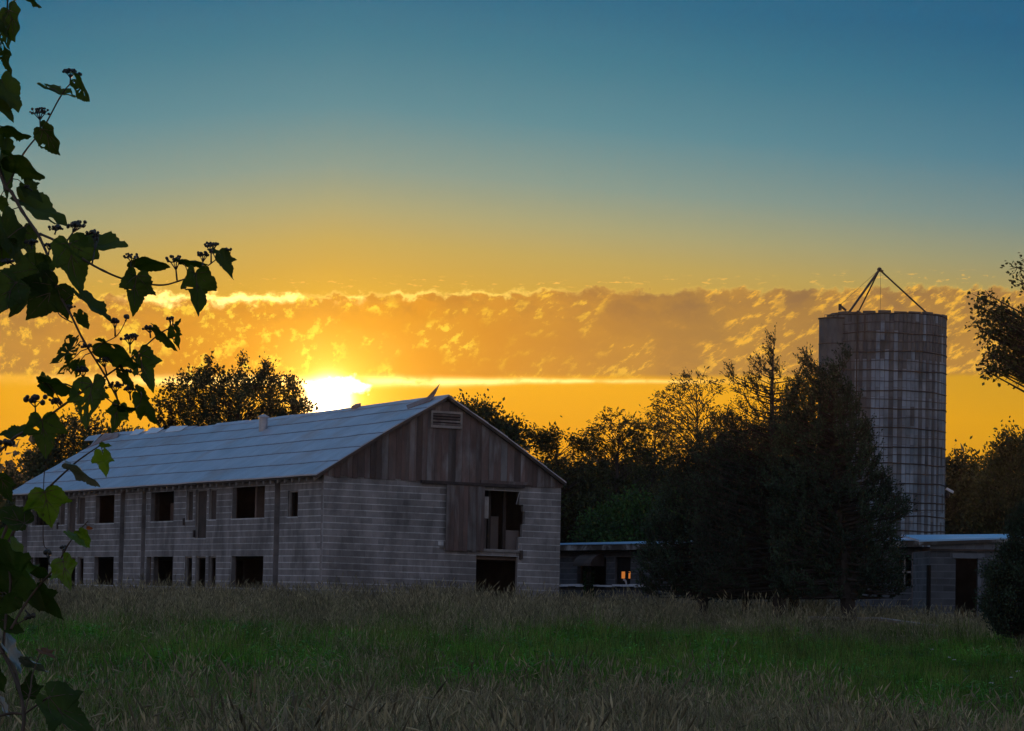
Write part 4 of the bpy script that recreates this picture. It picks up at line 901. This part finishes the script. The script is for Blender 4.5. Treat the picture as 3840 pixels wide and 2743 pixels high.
protos = {'tan': [tuft('t%d' % i, 'seed', 'grass_tan', 34, .95, .17, i) for i in range(3)]+[tuft('tb', 'bent', 'grass_tan', 22, .9, .17, 9)],
          'olive': [tuft('o%d' % i, 'blade', 'grass_olive', 36, .72, .17, 20+i) for i in range(3)],
          'green': [tuft('g%d' % i, 'blade', 'grass_green', 40, .60, .17, 30+i) for i in range(3)],
          'weed': [tuft('w%d' % i, 'weed', 'weed_green', 16, .58, .17, 40+i) for i in range(3)]}
def in_building(x, y):
    p = Vector((x-BC.x, y-BC.y, 0)); s, u = p.dot(A_), p.dot(G_)
    if -.1 < s < BLN and -.1 < u < BWD: return True
    q = Vector((x, y, 0))-A0; s, d = q.dot(LD), q.dot(LN)
    if -2 < s < SL+1 and -.2 < d < 4: return True
    return MX0-.2 < x < MX0+4.8 and y > MZ-.9 and y < MZ+4.3
def nz(x, y, s, o): return mnoise.noise(Vector((x*s, y*s, o)))
acc = {k: [] for k in protos}
cand = 84000; yy = np.sqrt(RNG.uniform(20**2, 101**2, cand)); xx_ = RNG.uniform(-1, 1, cand)*(yy*.20+4.0)
for x, y in zip(xx_, yy):
    if in_building(x, y): continue
    xr = x/(y*.16)               # -1 .. 1 across the view
    tanw = smoothstep(79, 86, y+5*nz(x, y, .22, 1))*(1.0-.25*max(0, xr)) + .95*(1-smoothstep(49, 58, y+16*nz(x*1.0, y*.6, .14, 2)+5*max(0, xr)))*(1-.7*smoothstep(.3, .8, -xr))*(1-.25*max(0,xr))
    tanw = max(0, min(1, tanw*(.85+.9*nz(x, y, .5, 3))+.5*max(0, nz(x*.6, y*.6, .3, 15)-.12)))
    r = random.random()
    if y > 84 and xr > .3: tanw = min(tanw, .7)
    if r < tanw*.46: k = 'tan'
    elif r < tanw*.62+.20+.25*nz(x, y, .4, 17): k = 'olive'
    elif r < .55+.2*nz(x, y, .3, 5): k = 'green'
    else: k = 'weed' if random.random() < .75*(1-.8*tanw)+.1 else 'green'
    sc = random.uniform(.6, 1.3)*(1.0+.4*nz(x, y, .28, 8)+.35*nz(x, y, .8, 12))
    if k in ('green', 'weed'): sc *= (.92+.35*max(0, nz(x, y, .35, 6)))
    if y > 84 and xr > .62: sc *= .8
    acc[k].append((x, y, ground(x, y)-.02, sc))
for k, (nm, lb) in {'tan': ('dry_grass', 'tall dry tan seed grass in bands across the field'), 'olive': ('mixed_grass', 'olive half dry grass mixed through the field'), 'green': ('green_grass', 'fresh green grass blades in the middle of the field'), 'weed': ('green_weeds', 'low leafy green weeds in the middle band of the field')}.items():
    a = np.array(acc[k]); n = len(a); np_ = len(protos[k]); idx = RNG.integers(0, np_, n)
    if k == 'tan': idx = np.where(RNG.uniform(size=n) < .2, 3, RNG.integers(0, 3, n))
    rot = np.stack([RNG.normal(0, .06, n), RNG.normal(0, .06, n), RNG.uniform(0, 6.283, n)], 1); s3 = np.stack([a[:, 3]]*3, 1)
    scatter(nm, protos[k], a[:, :3], idx, rot, s3, lb, 'grass')
# white flower heads
for i, (X, Y, Zf, lb) in enumerate(((3497,2436,62,'white flower head near the cedar at right, tallest of the field flowers'),(3562,2466,60,'white flower head low in the green weeds at right'),(3580,2475,60,'smaller white flower head beside the low one at right'),(3815,2518,55,'white flower head at the far right edge of the field'),(3792,2541,54,'tiny white flower head just below the far right one'),(3718,2562,53,'white flower head in the tan grass at lower right'))):
    p = pix(X, Y, Zf); b_ = MB(); fl = empty('wildflower', (p.x, p.y, ground(p.x, p.y))); tag(fl, lb, 'flower', 'white wildflowers in the field')
    for q in range(9): b_.ball((p.x+random.gauss(0,.016), p.y+random.gauss(0,.016), p.z+random.uniform(-.008,.008)), .008, 5, 3)
    b_.build('flower_head', 'petal_white', fl); s_ = MB(); s_.tube([(p.x+.03, p.y, ground(p.x, p.y)), p], .004, 3); s_.build('stem', 'grass_green', fl)

# ------------------------------------------------------------------ vine in the near left foreground
VD = 8.5
def vdep(X, Y): return VD+.16*math.sin(Y/260)+.10*math.sin(X/90+1)
def vp(X, Y, dz=0): return pix(X, Y, vdep(X, Y)+dz)
PXM = VD/F_PX
stems = [
 ([(75,2800),(90,2680),(62,2560),(12,2450),(-60,2330)], 9, 7), ([(90,2680),(145,2640),(178,2618)], 5, 4), ([(90,2680),(112,2600),(122,2530),(150,2455)], 4, 3), ([(-60,2700),(40,2676),(90,2680)], 6, 6), ([(12,2450),(60,2520),(86,2660)],5,5),
 ([(-40,2160),(15,2075),(45,2005),(98,1933),(162,1850),(266,1751),(315,1712),(385,1665)], 8, 2.5), ([(40,2360),(94,2268),(153,2190),(207,2130),(236,2081),(256,2042),(290,1998),(330,1955)], 6, 2),
 ([(-40,1730),(0,1692),(55,1642),(111,1609),(177,1565),(238,1520),(344,1446),(443,1379),(510,1329),(596,1254),(640,1228),(650,1200)], 7, 2.5),
 ([(-30,560),(20,700),(42,720),(83,793),(133,865),(150,894),(183,972),(208,1077),(260,1171),(316,1282),(396,1412),(449,1515)], 9, 3.5),
 ([(20,700),(42,671),(89,576),(161,482),(222,371),(260,319),(302,294)], 5, 2.5), ([(150,878),(222,911),(310,972),(388,1016),(471,1049),(596,1070),(670,1055),(737,1027),(792,988),(831,958)], 6, 2.2),
 ([(341,1324),(377,1293),(438,1260),(471,1205)], 2.5, 1.8), ([(205,1090),(213,1155),(227,1185),(271,1210)], 2.5, 2.5), ([(28,-20),(27,35),(15,90),(-20,200)], 4, 4), ([(60,-5),(36,39),(15,90)], 4, 3),
 ([(60,1900),(20,1990),(-30,2120),(-60,2300)], 7, 7), ([(15,2075),(40,2180),(20,2330),(12,2450)], 6, 6), ([(-30,560),(-30,300),(-20,200)],7,5), ([(340,1446),(445,1525),(512,1530),(532,1480)],3,2),
 ([(177,2060),(162,2020),(165,1790),(175,1752),(160,1748)],2.2,1.6), ([(130,2300),(60,2340),(95,2268)],3,2)]
vine = empty('vine', tuple(pix(-60, 2700, VD))); vine.location.z = ground(vine.location.x, VD); tag(vine, 'leafy climbing vine with berry clusters hanging in the near left foreground', 'vine')
SP_ALL = []
for pts, ra, rb in stems:
    cr_ = []
    for i in range(len(pts)-1):
        p0, p1, p2, p3 = pts[max(0,i-1)], pts[i], pts[i+1], pts[min(len(pts)-1,i+2)]
        for q in range(5):
            f = q/5; f2, f3 = f*f, f*f*f
            cr_.append(tuple(.5*(2*p1[c]+(p2[c]-p0[c])*f+(2*p0[c]-5*p1[c]+4*p2[c]-p3[c])*f2+(3*p1[c]-p0[c]-3*p2[c]+p3[c])*f3) for c in (0,1)))
    cr_.append(pts[-1]); SP_ALL += cr_; n = len(cr_)
    b_ = MB(); b_.tube([vp(*c) for c in cr_], [(ra+(rb-ra)*i/n)*PXM*(1.0 if i % 5 else 1.2)*.85 for i in range(n)], 7); b_.build('stem', 'vine_stem', vine, smooth=True)
HALF = [(0,0),(.05,.10),(.15,.17),(.28,.16),(.39,.08),(.45,-.04),(.51,-.17),(.61,-.35),(.63,-.40),(.50,-.385),(.36,-.42),(.29,-.48),(.27,-.57),(.22,-.69),(.14,-.81),(.06,-.92),(0,-1.03)]
HALF_B = [(0,0),(.06,.10),(.17,.165),(.30,.15),(.41,.05),(.48,-.08),(.51,-.22),(.50,-.36),(.455,-.48),(.40,-.58),(.32,-.69),(.22,-.80),(.10,-.91),(0,-1.0)]
def outline(lobed, rnd):
    H = HALF if lobed else HALF_B; out = []
    for sgn in (1, -1):
        pts = H if sgn > 0 else H[::-1]; seg = []
        for (a, b) in zip(pts, pts[1:]):
            L = math.hypot(b[0]-a[0], b[1]-a[1]); n = max(1, round(L/.055))
            for i in range(n):
                f = i/n; x, y = a[0]+(b[0]-a[0])*f, a[1]+(b[1]-a[1])*f
                if i % 2 == 1 or (n == 1 and rnd.random() < .5): x *= 1.06; y = y-.012 if y < -.1 else y+.02
                seg.append((sgn*x*(1+rnd.uniform(-.03,.03)), y+rnd.uniform(-.008,.008)))
        out += seg
    return out
def vleaf(X0, Y0, X1, Y1, w, m='vine_leaf', lobed=True, holes=0, curl=.18, sgn=None, dz=None, label=None, petiole=True):
    rnd = random.Random(int(X0*7+Y0*13+X1)); dz = rnd.uniform(-.10, .10) if dz is None else dz
    w *= .9; P0 = vp(X0, Y0, dz); Pt = vp(X1, Y1, dz+0)-vp(0, 0)*0; d0 = vdep(X0, Y0)+dz; P1 = pix(X1, Y1, d0+rnd.uniform(-.03,.03)); ax = (P1-P0); L = ax.length; ax.normalize()
    view = ray(X0, Y0).normalized(); sx = ax.cross(view).normalized(); ratio = w*PXM*(d0/VD)/(1.06*L); th = math.acos(min(1, ratio)); sxs = max(1.0, ratio)
    th *= (sgn if sgn else rnd.choice((-1, 1))); sx = Matrix.Rotation(th, 3, ax) @ sx; nrm = sx.cross(ax).normalized()
    out = outline(lobed, rnd); n = len(out); c = (0, -.36); rings = (.30, .62, .84, 1.0); vs_ = [c]
    for r_ in rings: vs_ += [(c[0]+(x-c[0])*r_, c[1]+(y-c[1])*r_) for x, y in out]
    ph = rnd.uniform(0, 6); V = []
    for x, y in vs_:
        hz = -curl*.9*abs(x)*1.0 + curl*.6*(y+.4)**2*-1 + .03*math.sin(9*x+7*y+ph) + .035*math.sin(13*y-5*x+ph*2)*abs(x)*2
        hz += .012*math.cos(abs(x)*40-y*18)
        V.append(P0+sx*(x*L*sxs)+(-ax)*(y*L)+nrm*(hz*L))
    fs = [(0, 1+i, 1+(i+1)%n) for i in range(n)]
    for q in range(len(rings)-1): fs += [(1+q*n+i, 1+(q+1)*n+i, 1+(q+1)*n+(i+1)%n, 1+q*n+(i+1)%n) for i in range(n)]
    if holes:
        kill = set()
        for _ in range(holes):
            i0 = rnd.randrange(n); q = rnd.choice((0, 1)) if holes < 8 else rnd.choice((0, 1, 1, 2))
            for s_ in range(rnd.choice((1, 2, 3))): kill.add(n+q*n+(i0+s_) % n)
        fs = [f for i, f in enumerate(fs) if i not in kill]
    b_ = MB(); b_.add(V, fs)
    for xs1 in ([(0, -1)], [(.55, -.35)], [(-.55, -.35)], [(.3, -.72)], [(-.3, -.72)]): pass
    o = b_.build('leaf', m, vine, smooth=True)
    if label: o['label'] = label
    if w > 76 and ratio > .6:
        vb = MB()
        for tx_, ty_ in ((0,-.97),(.42,-.30),(-.42,-.30),(.24,-.66),(-.24,-.66),(.36,.04),(-.36,.04)):
            q_ = []
            for f in (0,.35,.7,1):
                x, y = tx_*f, ty_*f if abs(tx_) != .24 else -.22+(ty_+.22)*f
                hz = -curl*.9*abs(x)*1.0 + curl*.6*(y+.4)**2*-1 + .03*math.sin(9*x+7*y+ph) + .035*math.sin(13*y-5*x+ph*2)*abs(x)*2
                q_.append(P0+sx*(x*L*sxs)+(-ax)*(y*L)+nrm*(hz*L))
            vb.tube(q_, [.0013,.0011,.0009,.0004], 4, False)
        vb.build('veins', 'vine_stem', o)
    if petiole:
        best = min(SP_ALL, key=lambda q: (q[0]-X0)**2+(q[1]-Y0)**2); dd = math.hypot(best[0]-X0, best[1]-Y0)
        if 6 < dd < 170:
            a = vp(*best); mdl = a.lerp(P0, .5)+Vector((0,0,.006)); pb = MB(); pb.tube([a, mdl, P0, P0+ax*L*.1], [.0016,.0014,.0012,.0009], 5); pb.build('petiole', 'vine_stem', vine)
    return o
LV = [
 (36,39,60,160,100,0,1),(14,82,42,190,42,0,6),(2,165,45,280,70,1,5),(5,300,70,425,92,0,0),(-10,380,50,460,70,1,0),(8,480,119,512,50,0,0),(160,482,228,583,92,0,1),(286,300,341,380,58,0,4),(172,328,283,372,34,0,8),
 (35,590,172,668,88,0,0),(8,546,14,765,62,0,0),(91,693,158,760,72,1,0),(75,750,255,850,92,0,1),(100,-22,158,30,30,0,0),(0,740,20,800,60,0,0),
 (5,815,70,1000,105,0,1),(85,870,128,985,95,1,0),(255,915,300,1108,185,1,0),(320,912,482,928,72,0,0),(215,1070,100,1198,215,1,1),(150,1010,40,1190,190,1,0),(190,1010,130,945,78,0,0),(60,1060,-30,1200,160,1,0),
 (510,1035,497,1185,132,1,1),(735,1025,743,1185,126,1,1),(505,975,640,998,60,0,0),(680,978,782,986,27,0,0),(825,955,873,1052,64,1,0),(787,945,832,946,24,0,0),
 (295,1105,415,1210,50,0,0),(290,1178,332,1236,52,0,1),(585,1230,672,1314,34,0,0),(655,1232,674,1312,56,1,3),(660,1225,680,1195,17,0,0),
 (288,1296,192,1368,78,1,26),(275,1345,212,1405,60,1,18),(300,1355,283,1418,44,0,8),(385,1290,530,1378,86,0,1),(520,1330,573,1472,110,1,6),(455,1385,512,1462,40,0,2),
 (168,1430,322,1468,60,0,3),(345,1440,322,1608,150,1,4),(445,1522,417,1624,88,1,0),(525,1478,606,1606,78,1,0),(445,1525,512,1532,32,0,6),
 (158,1573,172,1720,152,1,2),(92,1625,-5,1632,60,0,0),(150,1420,200,1495,55,0,8),(20,900,-40,1010,120,0,0),
]
for (x0, y0, x1, y1, w, lb_, h_) in LV: vleaf(x0, y0, x1, y1, w, 'vine_leaf', bool(lb_), h_)
vleaf(385,1697,402,1788,78,'vine_leaf_lit',True,1); vleaf(378,1665,422,1672,22,'vine_leaf_lit',False,0)
vleaf(262,1740,380,1822,38,'vine_leaf_pale',False,0,label='folded leaf coloured grey for the sky sheen on it')
vleaf(168,1845,193,1978,170,'vine_leaf_lit',True,1); vleaf(0,1790,46,1885,95,'vine_leaf',True,0); vleaf(92,1965,-10,1905,112,'vine_leaf',False,0)
vleaf(298,1995,338,2055,66,'vine_leaf_lit',False,0); vleaf(255,2005,324,2060,32,'vine_leaf_lit',False,0); vleaf(328,1978,349,1984,16,'vine_leaf_red',False,0,label='tiny red young leaf at the shoot tip')
vleaf(236,2105,266,2213,108,'vine_leaf_lit',True,0); vleaf(108,2118,205,2162,48,'vine_leaf',False,0)
for a_ in ((10,2085,190,2292,160),(150,2215,242,2322,95),(0,2335,90,2376,72),(178,2620,352,2768,175),(110,2610,120,2515,100),(-20,2060,40,2180,110),(-30,2200,30,2330,100),(60,2240,0,2300,80),(-40,2480,20,2600,90)): vleaf(*a_, 'vine_leaf', a_[4] > 90, 0)
vleaf(60,2150,150,2120,60,'vine_leaf_lit',True,0); vleaf(40,2040,95,2110,56,'vine_leaf_lit',False,0); vleaf(15,1990,-20,2070,60,'vine_leaf_lit',True,0)
vleaf(0,2222,52,2272,28,'vine_leaf_pale',False,0); vleaf(8,2388,72,2532,62,'vine_leaf_pale',False,0); vleaf(92,2468,188,2522,36,'vine_leaf_pale',False,0); vleaf(0,2630,32,2692,30,'vine_leaf_pale',False,0)
vleaf(155,2440,206,2470,34,'vine_leaf_brown',True,0,label='brownish young leaf low on the vine')
# berry clusters: origin on the stem, top centre, width, berries, berry radius
BCL = [((263,319),(266,262),60,26,4.5),((288,296),(296,276),24,10,4.5),((152,483),(147,410),82,26,4.5),((120,715),(92,698),28,10,4),((250,905),(300,835),70,30,6),((300,890),(360,868),45,16,5),
 ((345,990),(366,880),36,12,4),((492,1010),(493,955),60,16,4.5),((664,1052),(655,965),72,24,5),((757,1012),(765,948),52,20,4.5),((792,985),(792,912),62,22,4.5),((846,950),(856,934),30,12,4),
 ((258,1165),(270,1148),24,8,5),((432,1262),(430,1200),36,10,6),((471,1205),(476,1188),20,5,7),((488,1326),(486,1258),72,24,5),((565,1268),(560,1226),56,22,4.5),((637,1232),(642,1192),30,12,4.5),
 ((330,1300),(322,1294),46,18,5),((400,1405),(385,1345),64,26,4.5),((313,1448),(310,1380),58,18,6),((440,1500),(428,1438),78,24,5),((470,1395),(486,1388),55,16,4.5),((490,1500),(484,1452),50,22,5),
 ((134,1560),(130,1490),110,12,9),((228,1520),(205,1500),60,14,6),((20,1690),(30,1655),64,12,9),((120,935),(118,905),60,20,5),((205,880),(215,850),60,22,5),((60,1000),(20,975),60,16,5),((180,960),(190,915),50,20,4.5),
 ((236,2081),(236,2050),26,6,5),((185,2120),(180,2072),30,5,8),((95,2290),(115,2310),40,6,8)]
for (ox, oy), (tx0, ty0), w, nb, br in BCL:
    rnd = random.Random(int(ox*3+oy)); b_ = MB(); nodx, nody = ox+(tx0-ox)*.45, oy+(ty0-oy)*.45; O = vp(ox, oy); Nn_ = vp(nodx, nody)
    b_.tube([O, Nn_], [.0026, .0021], 5)
    k = max(3, nb//5); subs = []
    for i in range(k):
        f = (i+.5)/k-.5; sx_, sy_ = nodx+(tx0-nodx)*.6+f*w*.55, nody+(ty0-nody)*.6+abs(f)*8; sp_ = pix(sx_, sy_, vdep(sx_, sy_)+rnd.uniform(-.02,.02)); b_.tube([Nn_, sp_], [.0019, .0014], 4); subs.append((sp_, sx_, sy_))
    for i in range(nb):
        sp_, sx_, sy_ = subs[i % k]; f = rnd.uniform(-.5, .5); bx_, by_ = sx_+f*w*.5+rnd.uniform(-3,3), ty0+rnd.uniform(-.12,.28)*w*.6+abs(sx_+f*w*.5-tx0)*.15
        bp = pix(bx_, by_, vdep(bx_, by_)+rnd.uniform(-.03,.03)); b_.tube([sp_, bp], [.0013, .001], 3, False); b_.ball(bp, br*PXM*rnd.uniform(.85, 1.35), 7, 5)
    b_.build('berry_cluster', 'berry', vine, smooth=True)
